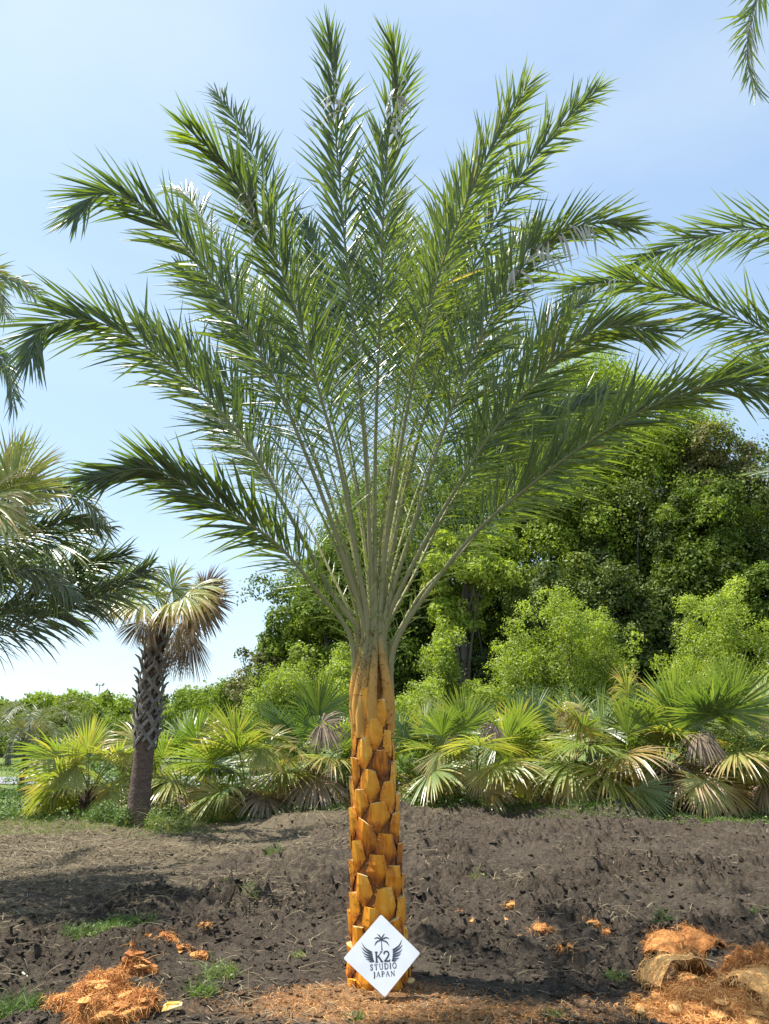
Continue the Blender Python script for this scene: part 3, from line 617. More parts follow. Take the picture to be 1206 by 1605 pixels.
for i, (px, Y, tp, hw, zl, nc, nl, mt, ti, lb) in enumerate(trees):
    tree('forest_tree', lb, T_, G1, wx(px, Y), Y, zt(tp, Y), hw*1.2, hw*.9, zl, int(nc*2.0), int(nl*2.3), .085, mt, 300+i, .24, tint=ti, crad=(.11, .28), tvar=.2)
bushes = [
 (900, 22.5, 905, 1.75, .1, 44, 22000, 'bush', .56, 'tall bright green bush with grey twigs, widest of the row behind the fan palms', 12),
 (845, 22.0, 975, .95, .1, 22, 9000, 'bush', .50, 'bright bush with an open twiggy top, left shoulder of the widest one', 12),
 (790, 22.3, 1030, 1.35, .1, 26, 12000, 'bush', .58, 'low rounded bright bush between the small twiggy one and the widest bush', 6),
 (700, 22.6, 965, .75, .9, 15, 5200, 'bush', .48, 'small bare-stemmed bush with one open tuft right of the golden trunk', 14),
 (690, 21.6, 1030, 1.15, .1, 24, 11000, 'bush', .52, 'low bright bush just right of the golden trunk top', 6),
 (1160, 22.0, 895, 1.55, .1, 40, 20000, 'bush', .58, 'tall bright green bush at the right edge of the picture', 10),
 (1225, 21.0, 1020, 1.1, .1, 20, 8000, 'bush', .55, 'bright bush cut off by the right edge behind the fan palms', 4),
 (500, 24.0, 985, 1.35, .1, 32, 15000, 'bush', .50, 'bright yellow-green bush left of the golden trunk', 6),
 (440, 24.5, 1035, 1.1, .1, 24, 11000, 'bush', .46, 'bright bush sloping down left beside the tall yellow-green one', 6),
 (560, 23.0, 1040, 1.0, .1, 22, 9000, 'bush', .50, 'bright bush right behind the golden trunk', 4),
]
for i, (px, Y, tp, hw, zl, nc, nl, mt, ti, lb, tw) in enumerate(bushes):
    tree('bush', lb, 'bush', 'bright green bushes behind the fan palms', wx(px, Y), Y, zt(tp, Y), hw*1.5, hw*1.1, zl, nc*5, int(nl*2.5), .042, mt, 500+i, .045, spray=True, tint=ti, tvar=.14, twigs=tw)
far = [
 (400, 31, 1000, 1.1, 1.6, 16, 4200, 'tree_olive', .62, 'small airy olive tree standing alone left of the bright bushes', 30),
 (365, 33, 1050, 1.5, .2, 24, 8000, 'tree_mid', .55, 'mid-green thicket tree right of the brown fan palm skirt', 8),
 (330, 40, 1062, 1.9, .2, 24, 8000, 'tree_mid', .62, 'far mid-green tree behind the hanging dead leaves', 0),
 (290, 52, 1076, 3.2, .2, 26, 9000, 'tree_mid', .72, 'far tree of the low treeline just right of the brown trunk', 0),
 (190, 60, 1080, 3.6, .2, 28, 10000, 'tree_mid', .78, 'far tree of the low treeline just left of the brown trunk', 0),
 (120, 64, 1083, 3.8, .2, 28, 10000, 'tree_yellow', .45, 'far yellowish tree of the low treeline above the road', 0),
 (60, 60, 1086, 3.6, .2, 28, 10000, 'tree_mid', .75, 'far tree of the low treeline near the left edge', 0),
 (5, 56, 1092, 3.2, .2, 26, 9000, 'tree_mid', .70, 'far tree of the low treeline cut off by the left edge', 0),
 (240, 44, 1110, 3.0, .2, 26, 9000, 'tree_mid', .62, 'lower tree in front of the far treeline behind the brown trunk', 0),
 (20, 42, 1120, 2.2, .2, 22, 8000, 'tree_mid', .66, 'lower tree at the left edge in front of the far treeline', 0),
]
for i, (px, Y, tp, hw, zl, nc, nl, mt, ti, lb, tw) in enumerate(far):
    tree('distant_tree', lb, 'tree', 'far trees on the left', wx(px, Y), Y, zt(tp, Y), hw*1.15, hw, zl, nc*3, int(nl*1.3), .08 if Y < 45 else .15, mt, 600+i, .14, crad=(.18, .36), tint=ti, twigs=tw)

# ------------------------------------------------------------------ fan palms
def fan_leaf(parent, foot, hub, axis, normal, rad, tint=.42, tip=.25, droop=.35, nseg=54, span=135, mat='fan', seed=0, pr_=.014, origin=None, cone=.10, split=.52):
    r = np.random.default_rng(seed); axis = unit(axis); normal = unit(normal-axis*np.dot(normal, axis)); side = np.cross(axis, normal)
    hub = np.asarray(hub, float); foot = np.asarray(foot, float)
    ph = np.linspace(-R(span), R(span), nseg)+r.normal(0, .012, nseg)
    D = axis*np.cos(ph)[:, None]+side*np.sin(ph)[:, None]+normal*(cone+.06*np.cos(ph*9))[:, None]
    L = rad*(1-.32*(np.abs(ph)/R(135))**2)*r.uniform(.9, 1.06, nseg)
    dphi = 2*R(span)/nseg; W = 2*L*split*math.tan(dphi/2)*1.25
    prof = lambda s: (s/split if s < split else ((1-s)/(1-split))**.8)
    mb = MB(); t = tint+r.normal(0, .04, nseg)+.2*(r.random(nseg) < .06)
    blades(mb, np.repeat(hub[None], nseg, 0), D, np.repeat(normal[None], nseg, 0)+r.normal(0, .1, (nseg, 3)), L, W, droop*r.uniform(.5, 1.5, nseg), 6, prof, .30, t, tip)
    o = mb.build('leaf', M[mat], parent, origin=origin)
    pb = MB(); mid = (foot+hub)/2+np.array([0, 0, .12])*np.linalg.norm(hub-foot)
    c, _ = catmull([foot, mid, hub, hub+axis*rad*.16], 12); tube(pb, c, np.linspace(pr_*1.4, pr_*.55, 12), 5, .35 if mat == 'fan' else .9, flat=.6)
    pb.build('leaf_stalk', M['petiole'], o, smooth=True, origin=origin)
    return o
def fan_palm(px, Y, label, hgt=2.5, nl=15, rad=.95, seed=0, stem=.7, extra=(), x=None, yellow=.0, spin=0):
    r = np.random.default_rng(seed); x = at(px, 1280, Y)[0] if x is None else x; z0 = float(gh(x, Y, False))
    root = empty('fan_palm', (x, Y, z0)); tag(root, label, 'fan palm', 'low fan palms in a row')
    O = np.array([x, Y, z0]); sb = MB()
    tube(sb, [(0, 0, -.1), (.01, 0, stem*.5), (0, .02, stem)], [.16, .14, .09], 10, .35)
    n = 160; a = r.uniform(0, 6.28, n); z = r.uniform(.02, stem*1.05, n)
    blades(sb, np.stack([.12*np.cos(a), .12*np.sin(a), z], 1), np.stack([np.cos(a)*.6, np.sin(a)*.6, r.uniform(.3, 1.2, n)], 1), np.stack([np.cos(a), np.sin(a), 0*a], 1), r.uniform(.08, .28, n), .035, .2, 3, None, .2, r.uniform(.2, .9, n))
    sb.build('stem', M['redbark'], root)
    for i in range(nl):
        f = i/(nl-1)                     # 0 young upright, 1 old hanging
        az = i*R(137.5)+spin+r.normal(0, .2); el = R(80-105*f**.9+r.normal(0, 6)); out = np.array([math.cos(az), math.sin(az), 0])
        pl = (hgt-stem-rad*.55)*np.interp(f, [0, .25, .7, 1], [1.0, .95, .72, .55])*r.uniform(.88, 1.08)
        d = out*math.cos(el)+np.array([0, 0, math.sin(el)]); foot = np.array([0, 0, stem*r.uniform(.85, 1.05)])+out*.05; hub = foot+d*pl
        hub[2] = max(hub[2], .45)
        ax = unit(d*.8+out*(.25+.4*f)+np.array([0, 0, -.75*f])); nr = unit(np.array([0, 0, 1])*math.cos(el)-out*math.sin(el)*.8+r.normal(0, .42, 3))
        old = f > .72
        ti = np.interp(f, [0, .3, .7, 1], [.38, .48, .60, .76])+r.normal(0, .09)+yellow*f
        fan_leaf(root, foot, hub, ax, nr, rad*1.12*r.uniform(.82, 1.08)*(1 if f > .1 else .8), ti, np.interp(f, [0, .5, 1], [.06, .28, .5]), np.interp(f, [0, 1], [.10, .75])*r.uniform(.6, 1.3), seed=seed*50+i, span=r.uniform(112, 140), cone=r.uniform(.02, .22), mat='dead_fan' if (f > .6 and r.random() < .22) else 'fan')
    for q, (hx, hy, dY, dirx, dirz, rd, ti, tip, dr, mt) in enumerate(extra):
        hub = at(hx, hy, Y+dY)-O; foot = np.array([0, 0, stem])
        ax = np.array([dirx, -.25, dirz]); fan_leaf(root, foot, hub, ax, np.array([0, -.75, .55]), rd, ti, tip, dr, seed=seed*50+30+q, mat=mt, span=118)
    return root
FP = [
 (135, 16.3, 'yellowing fan palm clump at the left end of the row, left of the brown trunk', 1.95, 14, .95, 11, .45, [(215, 1165, -.4, -.9, .15, .8, .66, .4, .4, 'fan'), (120, 1200, -.6, -1, -.05, .95, .56, .3, .15, 'fan')]),
 (285, 16.6, 'fan palm with an orange-yellow leaf just right of the brown trunk', 2.0, 14, .95, 12, .5, [(318, 1150, -.5, .5, .1, .8, .70, .25, .6, 'fan')]),
 (385, 16.0, 'dense fan palm between the orange-leaved one and the dark-stemmed one', 2.1, 15, .95, 13, .5, [(415, 1165, -.8, .7, -.6, .8, .55, .5, .3, 'fan')]),
 (492, 16.2, 'fan palm with a dark bare stem foot left of the golden trunk', 2.3, 17, 1.0, 14, .75, [(500, 1120, -.3, .3, 1, 1.0, .34, .1, .1, 'fan'), (505, 1133, -.9, .8, -.3, .7, .6, .6, .8, 'dead_fan')]),
 (585, 17.2, 'fan palm directly behind the golden trunk', 2.35, 12, .95, 15, .6, []),
 (655, 16.4, 'fan palm just right of the golden trunk with bright tattered leaf ends', 2.3, 14, .95, 16, .6, [(690, 1180, -.9, .5, -.6, .85, .62, .4, .3, 'fan')]),
 (748, 16.1, 'fan palm with hanging yellow leaf tips, second right of the golden trunk', 2.3, 16, .95, 17, .55, [(752, 1208, -1., .1, -1, .6, .66, .4, .2, 'fan'), (775, 1137, -.5, -.3, -.2, .5, .6, .6, 1.1, 'dead_fan')]),
 (845, 17.0, 'fan palm with upright pale green leaves behind the thick-stemmed one', 2.5, 14, 1.0, 18, .6, []),
 (940, 15.9, 'fan palm with a thick red-brown stem and orange drooping leaf', 2.45, 18, 1.05, 19, .8, [(915, 1115, -.4, -.6, .1, .85, .72, .3, .9, 'fan'), (905, 1230, -.9, -.2, -1, .6, .62, .5, .2, 'fan'), (1000, 1235, -.9, .2, -.4, .85, .40, .1, .1, 'fan')]),
 (1040, 16.9, 'fan palm with a large pale glossy upright leaf', 2.75, 15, 1.1, 20, .8, [(1062, 1125, -.5, -.25, 1, 1.4, .46, .05, .05, 'fan'), (985, 1090, -.3, -.5, .7, .8, .66, .5, .6, 'fan')]),
 (1120, 16.0, 'fan palm with a grey dead drooping leaf near the right edge', 2.6, 17, 1.05, 21, .85, [(1095, 1150, -.9, .1, -.2, .75, .7, .1, 1.4, 'dead_fan'), (1145, 1115, -.5, .1, 1, 1.25, .44, .05, .05, 'fan'), (1105, 1225, -1.1, -.1, -.8, .8, .60, .45, .25, 'fan')]),
 (1215, 16.3, 'fan palm cut off by the right edge with a curled brown leaf', 2.7, 15, 1.0, 22, .8, [(1195, 1115, -.6, -.2, -.1, .6, .6, .4, 1.4, 'dead_fan')]),
]
for (px, Y, lb, hg, nl, rd, sd_, stem, ex) in FP:
    fan_palm(px, Y, lb, hg, nl, rd, sd_, stem, ex, spin=sd_*.8)

# ------------------------------------------------------------------ tall fan palm with brown trunk on the left
def tall_fan_palm():
    Y = 14.0; x = at(217, 1285, Y)[0]; z0 = float(gh(x, Y, False)); O = np.array([x, Y, z0])
    root = empty('tall_fan_palm', tuple(O)); tag(root, 'tall fan palm with red-brown trunk, criss-cross grey leaf bases and dead hanging leaves', 'fan palm')
    pp = [(217, 1292), (219, 1250), (226, 1180), (232, 1120), (238, 1060), (246, 1000), (252, 970)]
    path = np.array([at(a, b, Y)-O for a, b in pp]); path[0][2] = -.1; c, _ = catmull(path, 60)
    tb = MB(); k = 28; rad = np.interp(np.linspace(0, 1, 60), [0, .08, .2, .5, 1], [.235, .205, .185, .175, .16])
    tube(tb, c, rad*(1+.025*rng.normal(0, 1, 60)), k, .5); tr = tb.build('trunk', M['redbark'], root, smooth=True)
    r = np.random.default_rng(5); bb = MB()
    n = 74
    for i in range(n):
        f = .44+.56*i/n; p = np.array([np.interp(f, np.linspace(0, 1, 60), c[:, q]) for q in range(3)]); a = i*R(137.5)+r.normal(0, .12)
        er = np.array([math.cos(a), math.sin(a), 0]); et = np.array([-math.sin(a), math.cos(a), 0]); rr = .19
        for s_ in (-1, 1):     # two straps meeting in a stub that points out and up
            ph = np.linspace(-.9, 0, 6)*s_; hz = np.linspace(-.24, .0, 6)
            q = [p+(er*math.cos(u)+et*math.sin(u))*(rr+.012+.02*(1-abs(u)))+np.array([0, 0, z_]) for u, z_ in zip(ph, hz)]
            q += [p+er*(rr+.07)+np.array([0, 0, .07]), p+er*(rr+.12+r.uniform(0, .05))+et*r.normal(0, .02)+np.array([0, 0, .13])]
            tube(bb, q, [.022, .028, .032, .034, .034, .034, .024, .008], 5, r.uniform(.3, .8), side=np.repeat(np.array([[0, 0, 1.0]]), 8, 0), flat=.4)
    bb.build('old_leaf_base', M['oldbase'], root)
    top = c[-1]
    H = lambda px, py, dY=0: at(px, py, Y+dY)-O
    spec = [ # hub px, dY, axis (x,y,z), normal, rad, tint, tip, droop, mat
     ((195, 930), -.5, (-1, -.3, .25), (0, -.6, .8), .95, .42, .35, .55, 'fan'),
     ((215, 925), .2, (-.8, -.2, .5), (0, -.9, .3), .75, .60, .4, .6, 'fan'),
     ((270, 925), -.3, (.7, -.3, .6), (0, -.9, .3), .70, .50, .3, .4, 'fan'),
     ((245, 935), -.2, (.3, -.3, .6), (0, -.9, .4), .55, .55, .4, .6, 'fan'),
     ((225, 975), -.3, (-.6, -.4, -.8), (0, -1, .3), .6, .55, .3, .6, 'dead_fan'),
     ((305, 955), -.5, (.8, -.2, -.5), (0, -1, .3), .75, .6, .3, .7, 'dead_fan'),
     ((290, 935), -.9, (.9, -.4, -.1), (0, -.7, .6), .85, .62, .5, .9, 'fan'),
     ((300, 925), -.5, (1, -.3, .2), (0, -.7, .7), .85, .50, .45, .7, 'fan'),
     ((270, 945), -.8, (.5, -.8, -.2), (.1, -.7, .7), .9, .66, .5, 1.0, 'fan'),
     ((215, 940), .6, (-.8, .5, .2), (0, -.4, .8), .85, .40, .3, .5, 'fan'),
     ((225, 948), -.9, (-.6, -.7, .0), (-.1, -.7, .7), .8, .62, .4, .8, 'fan'),
     ((175, 948), -.6, (-1, -.3, -.1), (0, -.6, .8), .6, .55, .1, .5, 'dead_fan'),
     ((322, 925), -.3, (1, -.2, .75), (-.5, -.8, .3), .62, .05, .3, .15, 'dead_fan'),
     ((318, 940), -.1, (1, .1, -.1), (-.1, -.9, .3), .68, .10, .3, .3, 'dead_fan'),
     ((240, 985), -.35, (-.15, -.3, -1), (0, -1, .1), .45, .55, .3, .3, 'dead_fan'),
     ((282, 978), -.35, (.55, -.3, -.8), (0, -1, .2), .72, .80, .2, .5, 'dead_fan'),
     ((298, 990), -.25, (.0, -.1, -1), (.2, -1, .1), 1.0, .35, .3, .05, 'dead_fan'),
     ((278, 1000), .1, (-.05, .1, -1), (.5, -.8, .1), .85, .30, .3, .1, 'dead_fan'),
     ((300, 990), .2, (.25, .3, -1), (.5, -.8, .1), .75, .45, .3, .2, 'dead_fan'),
     ((262, 930), .7, (.3, .9, .3), (0, -.4, .9), .9, .42, .2, .4, 'fan'),
    ]
    for i, (h, dY, ax, nr, rd, ti, tip, dr, mt) in enumerate(spec):
        fan_leaf(root, top+np.array([0, 0, r.uniform(-.15, .05)]), H(*h, dY), np.array(ax, float), np.array(nr, float), rd, ti, tip, dr, 44, 32 if ax[2] < -.9 else (60 if ax[2] < -.7 else 105), mt, 900+i, .018)
tall_fan_palm()

# ------------------------------------------------------------------ neighbouring feather palms, their trunks outside the frame
def arch(az, el0, el1, L, base, n=8, sw=0.0):
    p = np.array(base, float); pts = [p.copy()]
    for i in range(n):
        f = (i+.5)/n; el = R(el0+(el1-el0)*f**1.4); a = az+sw*f
        p = p+np.array([math.cos(a)*math.cos(el), math.sin(a)*math.cos(el), math.sin(el)])*L/n; pts.append(p.copy())
    return pts
def neighbour(x, y, label, pxf, extra, seed, H=2.0, mat='leaflet', group='feather palms'):
    z0 = float(gh(x, y, False)); O = np.array([x, y, z0]); root = empty('date_palm', tuple(O)); tag(root, label, 'palm tree', group)
    boot_trunk(root, H, [(-.1, .23), (.3, .19), (1.0, .17), (H, .13), (H+.1, .12)], seed)
    for i, (pp, Y1, op, L, kw) in enumerate(pxf):
        pts = [at(a, b, y+(Y1-y)*((j+1)/len(pp)))-O for j, (a, b) in enumerate(pp)]
        frond(root, [np.array([0, 0, H-.1])]+pts, L=L, open_=op, seed=seed*100+i, npair=190, rb=.034, start=.2, origin=None, mat=mat, **kw)
    for i, (az, e0, e1, L) in enumerate(extra):
        frond(root, arch(R(az), e0, e1, L, (0, 0, H-.1)), L=.5, open_=.3, seed=seed*100+50+i, npair=95, rb=.034, start=.2, origin=None, mat=mat)
    return root
neighbour(6.2, 7.5, 'palm off the right edge, only its arching frond tips reaching into the picture', [
   ([(1500, 950), (1430, 760), (1330, 590), (1206, 522), (1120, 484), (1033, 452), (965, 440), (905, 455), (885, 480)], 6.6, .85, .74, dict(tint=.5, dry=(.88, .98, 14, .8))),
   ([(1500, 900), (1440, 680), (1350, 480), (1270, 385), (1206, 358), (1103, 372), (1040, 395), (985, 425), (950, 450)], 7.1, .85, .72, dict(tint=.45)),
   ([(1540, 900), (1530, 600), (1480, 300), (1390, 60), (1290, -60), (1215, -60), (1178, 30), (1172, 100), (1190, 150)], 6.3, .9, .72, dict(tint=.6, dry=(.8, .96, 24, .9))),
   ([(1480, 980), (1400, 850), (1320, 700), (1250, 610), (1190, 575), (1110, 590)], 7.8, .85, .66, {}),
  ], [(20, 75, 10, 4.6), (70, 70, 0, 4.6), (-60, 75, 5, 4.6), (110, 78, 10, 4.6), (-20, 60, -10, 4.4), (-100, 80, 20, 4.6)], 31)
neighbour(-5.9, 9.2, 'palm off the left edge, its frond ends crossing the tip of the long left frond', [
   ([(-330, 900), (-280, 700), (-190, 520), (-110, 445), (-40, 425), (20, 440), (62, 462)], 7.4, .85, .60, dict(tint=.62, drytip=.2)),
   ([(-310, 950), (-250, 760), (-170, 620), (-90, 545), (-30, 535), (10, 575), (22, 640)], 7.6, .85, .60, dict(tint=.4, droop=.35)),
   ([(-310, 900), (-260, 640), (-150, 470), (-70, 420), (-10, 440), (10, 500)], 8.0, .85, .58, dict(tint=.5)),
  ], [(-35, 75, -30, 3.0), (0, 78, -30, 3.0), (25, 75, -30, 3.0), (50, 75, -10, 3.6), (100, 70, 0, 4.4), (160, 70, 0, 4.4), (-80, 75, 5, 4.4), (-140, 70, 0, 4.4), (10, 60, -40, 2.6), (-15, 84, 40, 3.4), (70, 80, 20, 3.6), (-60, 80, 20, 3.4)], 32, 2.2)

def left_near_palm():
    x, Y = -5.9, 9.6; z0 = float(gh(x, Y, False)); O = np.array([x, Y, z0])
    root = empty('leaning_feather_palm', tuple(O)); tag(root, 'grey-green palm off the left edge with fan-like olive leaves and long hanging leaflets', 'palm tree')
    tb = MB(); tube(tb, [(0, 0, -.1), (0, 0, .8), (.02, 0, 1.9)], [.24, .21, .18], 14, .5); tb.build('trunk', M['redbark'], root)
    top = np.array([0, 0, 1.9]); pf = lambda pp, Y1: [top]+[at(a, b, Y+(Y1-Y)*((j+1)/len(pp)))-O for j, (a, b) in enumerate(pp)]
    frond(root, pf([(-120, 1030), (-40, 1008), (30, 985), (110, 952), (180, 925), (240, 888)], 8.2), L=.62, W=.026, open_=.9, seed=71, npair=120, start=.25, origin=None, mat='leaflet_grey', droop=.35, tint=.30, gold=False, rb=.026, fwd=(50, 25))
    frond(root, pf([(-120, 1010), (-50, 985), (20, 958), (80, 925), (140, 890), (200, 870)], 8.8), L=.60, W=.026, open_=.9, seed=72, npair=120, start=.25, origin=None, mat='leaflet_grey', droop=.2, tint=.25, gold=False, rb=.026, fwd=(50, 25))
    frond(root, pf([(-120, 1000), (-60, 940), (0, 880), (60, 835), (120, 815), (175, 830)], 8.4), L=.55, W=.024, open_=.9, seed=73, npair=110, start=.25, origin=None, mat='leaflet_grey', droop=.4, tint=.4, gold=False, rb=.024)
    frond(root, pf([(-120, 980), (-70, 880), (-10, 800), (50, 765), (110, 770), (165, 815)], 8.0), L=.50, W=.022, open_=.9, seed=74, npair=110, start=.25, origin=None, mat='leaflet_grey', droop=.45, tint=.5, gold=False, rb=.024)
    frond(root, pf([(-130, 1000), (-90, 960), (-40, 930), (10, 900), (70, 900), (120, 930)], 7.8), L=.55, W=.022, open_=.9, seed=75, npair=110, start=.25, origin=None, mat='leaflet_grey', droop=.6, tint=.35, gold=False, rb=.024)
    for i, (h, dY, ax, nr, rd, ti, tip, dr) in enumerate([((-10, 800), -1.2, (.75, -.1, .65), (-.3, -.9, .2), 1.15, .50, .25, .25), ((20, 775), -1.5, (.25, -.1, 1), (-.1, -.9, .1), .85, .56, .3, .2), ((-20, 850), -1.0, (1, -.1, .15), (0, -.8, .5), 1.0, .34, .3, .55), ((-30, 790), -1.7, (.6, -.2, .2), (0, -.8, .5), .9, .62, .3, .6), ((70, 850), -.9, (.9, -.1, .3), (0, -.8, .5), .95, .36, .3, .5), ((90, 900), -.7, (.9, -.1, .25), (0, -.7, .5), .9, .30, .25, .45)]):
        fan_leaf(root, top, at(*h, Y+dY)-O, np.array(ax, float), np.array(nr, float), rd, ti, tip, dr, 54, 85, 'fan', 760+i, .016)
left_near_palm()

def small_palm(name, label, px, Y, H, L, n, mat, tint, seed, e1=-20, ll=.3, spread=(70, 10)):
    x = at(px, 1150, Y)[0]; z0 = float(gh(x, Y, False)); root = empty(name, (x, Y, z0)); tag(root, label, 'palm tree')
    tb = MB(); tube(tb, [(0, 0, -.1), (0, 0, H)], [.10, .08], 12, .5); tb.build('trunk', M['redbark'], root)
    r = np.random.default_rng(seed)
    for i in range(n):
        f = i/(n-1); frond(root, arch(i*R(137.5), spread[0]-(spread[0]-spread[1])*f, e1-25*f, L*r.uniform(.85, 1.1), (0, 0, H)), L=ll, W=.03, open_=.25, seed=seed*10+i, npair=55, rb=.02, start=.2, origin=None, mat=mat, tint=tint, gold=False, droop=.25, fwd=(60, 30))
small_palm('jelly_palm', 'pale blue-green feather palm beyond the field at the left edge', 45, 23, 1.5, 2.7, 34, 'leaflet_grey', .72, 41, -65, .36)
small_palm('small_dark_palm', 'small dark green bushy palm left of the brown trunk against the far trees', 160, 25, .5, 1.6, 20, 'leaflet', .15, 42, 0, .22, (75, 15))

mast = MB(); tube(mast, [(0, 0, -.2), (0, 0, 6.35)], [.04, .03], 6); tube(mast, [(-.35, 0, 6.25), (.35, 0, 6.25)], [.03, .03], 5)
for q in (-.3, .3): tube(mast, [(q, -.1, 6.25), (q, .1, 6.4)], [.08, .10], 8)
mo = mast.build('light_mast', M['oldbase']); mo.location = (at(157, 1072, 72)[0], 72, -.3); tag(mo, 'thin grey mast with two lamps rising over the far treeline at left', 'light mast')

# ------------------------------------------------------------------ things on the ground
def chunk(mb, c, sx, sy, sz, r, tint=.5, n=9):
    u = np.linspace(0, np.pi, n); v = np.linspace(0, 2*np.pi, n*2, endpoint=False); U, V = np.meshgrid(u, v, indexing='ij')
    k = r.uniform(0, 50); rr = .7+.6*vn(np.cos(V)*2+k, U*2.2+np.sin(V)*1.7, 8)+.25*(vn(np.cos(V)*6+k, U*6+np.sin(V)*5, 9)-.5); a = r.uniform(0, 6.28)
    X = np.sin(U)*np.cos(V)*rr*sx; Y = np.sin(U)*np.sin(V)*rr*sy; Z = np.cos(U)*rr*sz
    P = np.stack([c[0]+X*math.cos(a)-Y*math.sin(a), c[1]+X*math.sin(a)+Y*math.cos(a), c[2]+Z], -1).reshape(-1, 3)
    m2 = n*2; i = np.arange(n-1)[:, None]*m2; j = np.arange(m2)[None]
    mb.add(P, np.stack([i+j, i+(j+1) % m2, i+m2+(j+1) % m2, i+m2+j], -1).reshape(-1, 4), tint)
def strands(mb, P, r, n, L, W, tint, up=.35):
    k = r.integers(0, len(P), n); p = P[k]+r.normal(0, .012, (n, 3)); d = r.normal(0, 1, (n, 3)); d[:, 2] = np.abs(d[:, 2])*up
    blades(mb, p, d, unit(r.normal(0, 1, (n, 3))+[0, 0, 1]), L*r.uniform(.4, 1.3, n), W, r.uniform(.2, 1.6, n), 4, lambda s: 1-s*.5, .2, tint+r.normal(0, .18, n))
def heap(name, label, px, py, wx_, wy, hz, nst, seed, tint=.6, strandL=.12):
    r = np.random.default_rng(seed); gx, gy = on_ground(px, py); z0 = float(gh(gx, gy, False))
    n = 46; g = np.linspace(-1, 1, n); X, Y = np.meshgrid(g, g, indexing='ij'); rr = np.hypot(X, Y)
    hgt = np.clip(1.05-rr**1.6*(.55+1.5*vn(X*1.9+seed, Y*1.9, 3)), 0, 1)**.8*(.05+2.1*np.clip(fbm(X*2.8+seed, Y*2.8, 3, seed)-.12, 0, 1)); Z = hgt*hz-.02
    P = np.stack([gx+X*wx_, gy+Y*wy, z0+.03+Z], -1).reshape(-1, 3); ok = rr.ravel() < .97
    mb = MB(); i = np.arange(n-1)[:, None]*n; j = np.arange(n-1)[None]; F = np.stack([i+j, i+n+j, i+n+j+1, i+j+1], -1).reshape(-1, 4); F = F[ok[F].all(1)]
    mb.add(P, F, tint-.25)
    top = P[ok & (hgt.ravel() > .08)]; strands(mb, top, r, nst, strandL*.62, .0032, tint, .55)
    for q in range(34):
        c = top[r.integers(len(top))]; chunk(mb, c, *(r.uniform(.02, .075, 3)*[1, .7, .35]), r, tint+r.normal(0, .12), 7)
    o = mb.build(name, M['husk'], origin=(gx, gy, z0)); o.location = (gx, gy, z0); tag(o, label, 'husk pile'); return gx, gy, z0
heap('fibre_pile', 'big heap of orange palm fibre at the lower left', 160, 1590, .33, .36, .22, 6000, 1, .6)
heap('fibre_pile', 'tall narrow end of orange fibre sticking up behind the big left heap', 205, 1535, .16, .16, .16, 1800, 6, .50)
heap('fibre_pile', 'smaller low heap of orange palm fibre behind the big left heap', 258, 1500, .24, .20, .14, 2600, 2, .55)
heap('fibre_pile', 'wide heap of orange fibre under the curled sheaths at the lower right', 1125, 1590, .52, .36, .20, 9000, 3, .72)
heap('fibre_pile', 'brown tangled fibre heap at the right edge', 1195, 1545, .32, .24, .20, 3600, 4, .6)
def sheath(label, px, py, dz, rad, ln, az, tilt, arc, tint, seed, Y=None):
    """a curled husk shell with frayed fibre edge"""
    r = np.random.default_rng(seed); gx, gy = on_ground(px, py); z0 = float(gh(gx, gy, False))+dz
    mb = MB(); n, m = 16, 22; a = np.linspace(-R(arc)/2, R(arc)/2, m); t = np.linspace(0, 1, n); T, A = np.meshgrid(t, a, indexing='ij')
    for th, fl in ((0, 1), (-.014, -1)):
        rr = (rad+th)*(1-.35*T**2)*(1+.14*(fbm(T*3+seed, A*2, 2, seed)-.5)*2)
        X = rr*np.sin(A)*(1+.15*T); Z = rr*np.cos(A); Yy = T*ln+.04*(vn(A*4, T*0+seed, 3)-.5)
        V = np.stack([X, Yy, Z], -1).reshape(-1, 3); i = np.arange(n-1)[:, None]*m; j = np.arange(m-1)[None]
        F = np.stack([i+j, i+j+1, i+m+j+1, i+m+j], -1).reshape(-1, 4)
        mb.add(V, F if fl > 0 else F[:, ::-1], tint if fl > 0 else tint-.3)
        if fl > 0: edge = np.concatenate([V.reshape(n, m, 3)[0], V.reshape(n, m, 3)[-1], V.reshape(n, m, 3)[:, 0], V.reshape(n, m, 3)[:, -1]]); allv = V
    strands(mb, edge, r, 500, .07, .003, tint+.1, 1.0); strands(mb, allv, r, 700, .06, .003, tint, .5)
    o = mb.build('palm_sheath', M['husk']); o.location = (gx, gy, z0); o.rotation_euler = (R(tilt), 0, R(az)); tag(o, label, 'palm sheath')
sheath('brown hood-shaped curled sheath with a dark opening, at the left of the right heap', 1040, 1530, .04, .15, .28, -30, 25, 220, .48, 11)
sheath('brown rounded curled sheath behind the right heap', 1120, 1508, .03, .12, .26, 35, 20, 230, .45, 12)
sheath('broad bright orange sheath lying open on the right heap', 1085, 1576, .06, .21, .36, 10, -5, 150, .85, 13)
sheath('orange curved sheath at the bottom right corner', 1165, 1594, .06, .16, .30, -60, 10, 160, .82, 14)
HP = [(805, 1432, .05, 'orange'), (897, 1444, .05, 'pale orange'), (930, 1466, .055, 'pinkish tan'), (953, 1472, .045, 'deep orange'), (850, 1473, .07, 'orange'), (815, 1480, .045, 'dull orange'), (745, 1468, .03, 'small tan'), (792, 1454, .03, 'small pale'), (724, 1440, .05, 'stringy orange'), (490, 1416, .035, 'small orange'), (310, 1506, .055, 'flat orange'), (890, 1512, .06, 'long dull'), (318, 1470, .04, 'crumbly orange')]
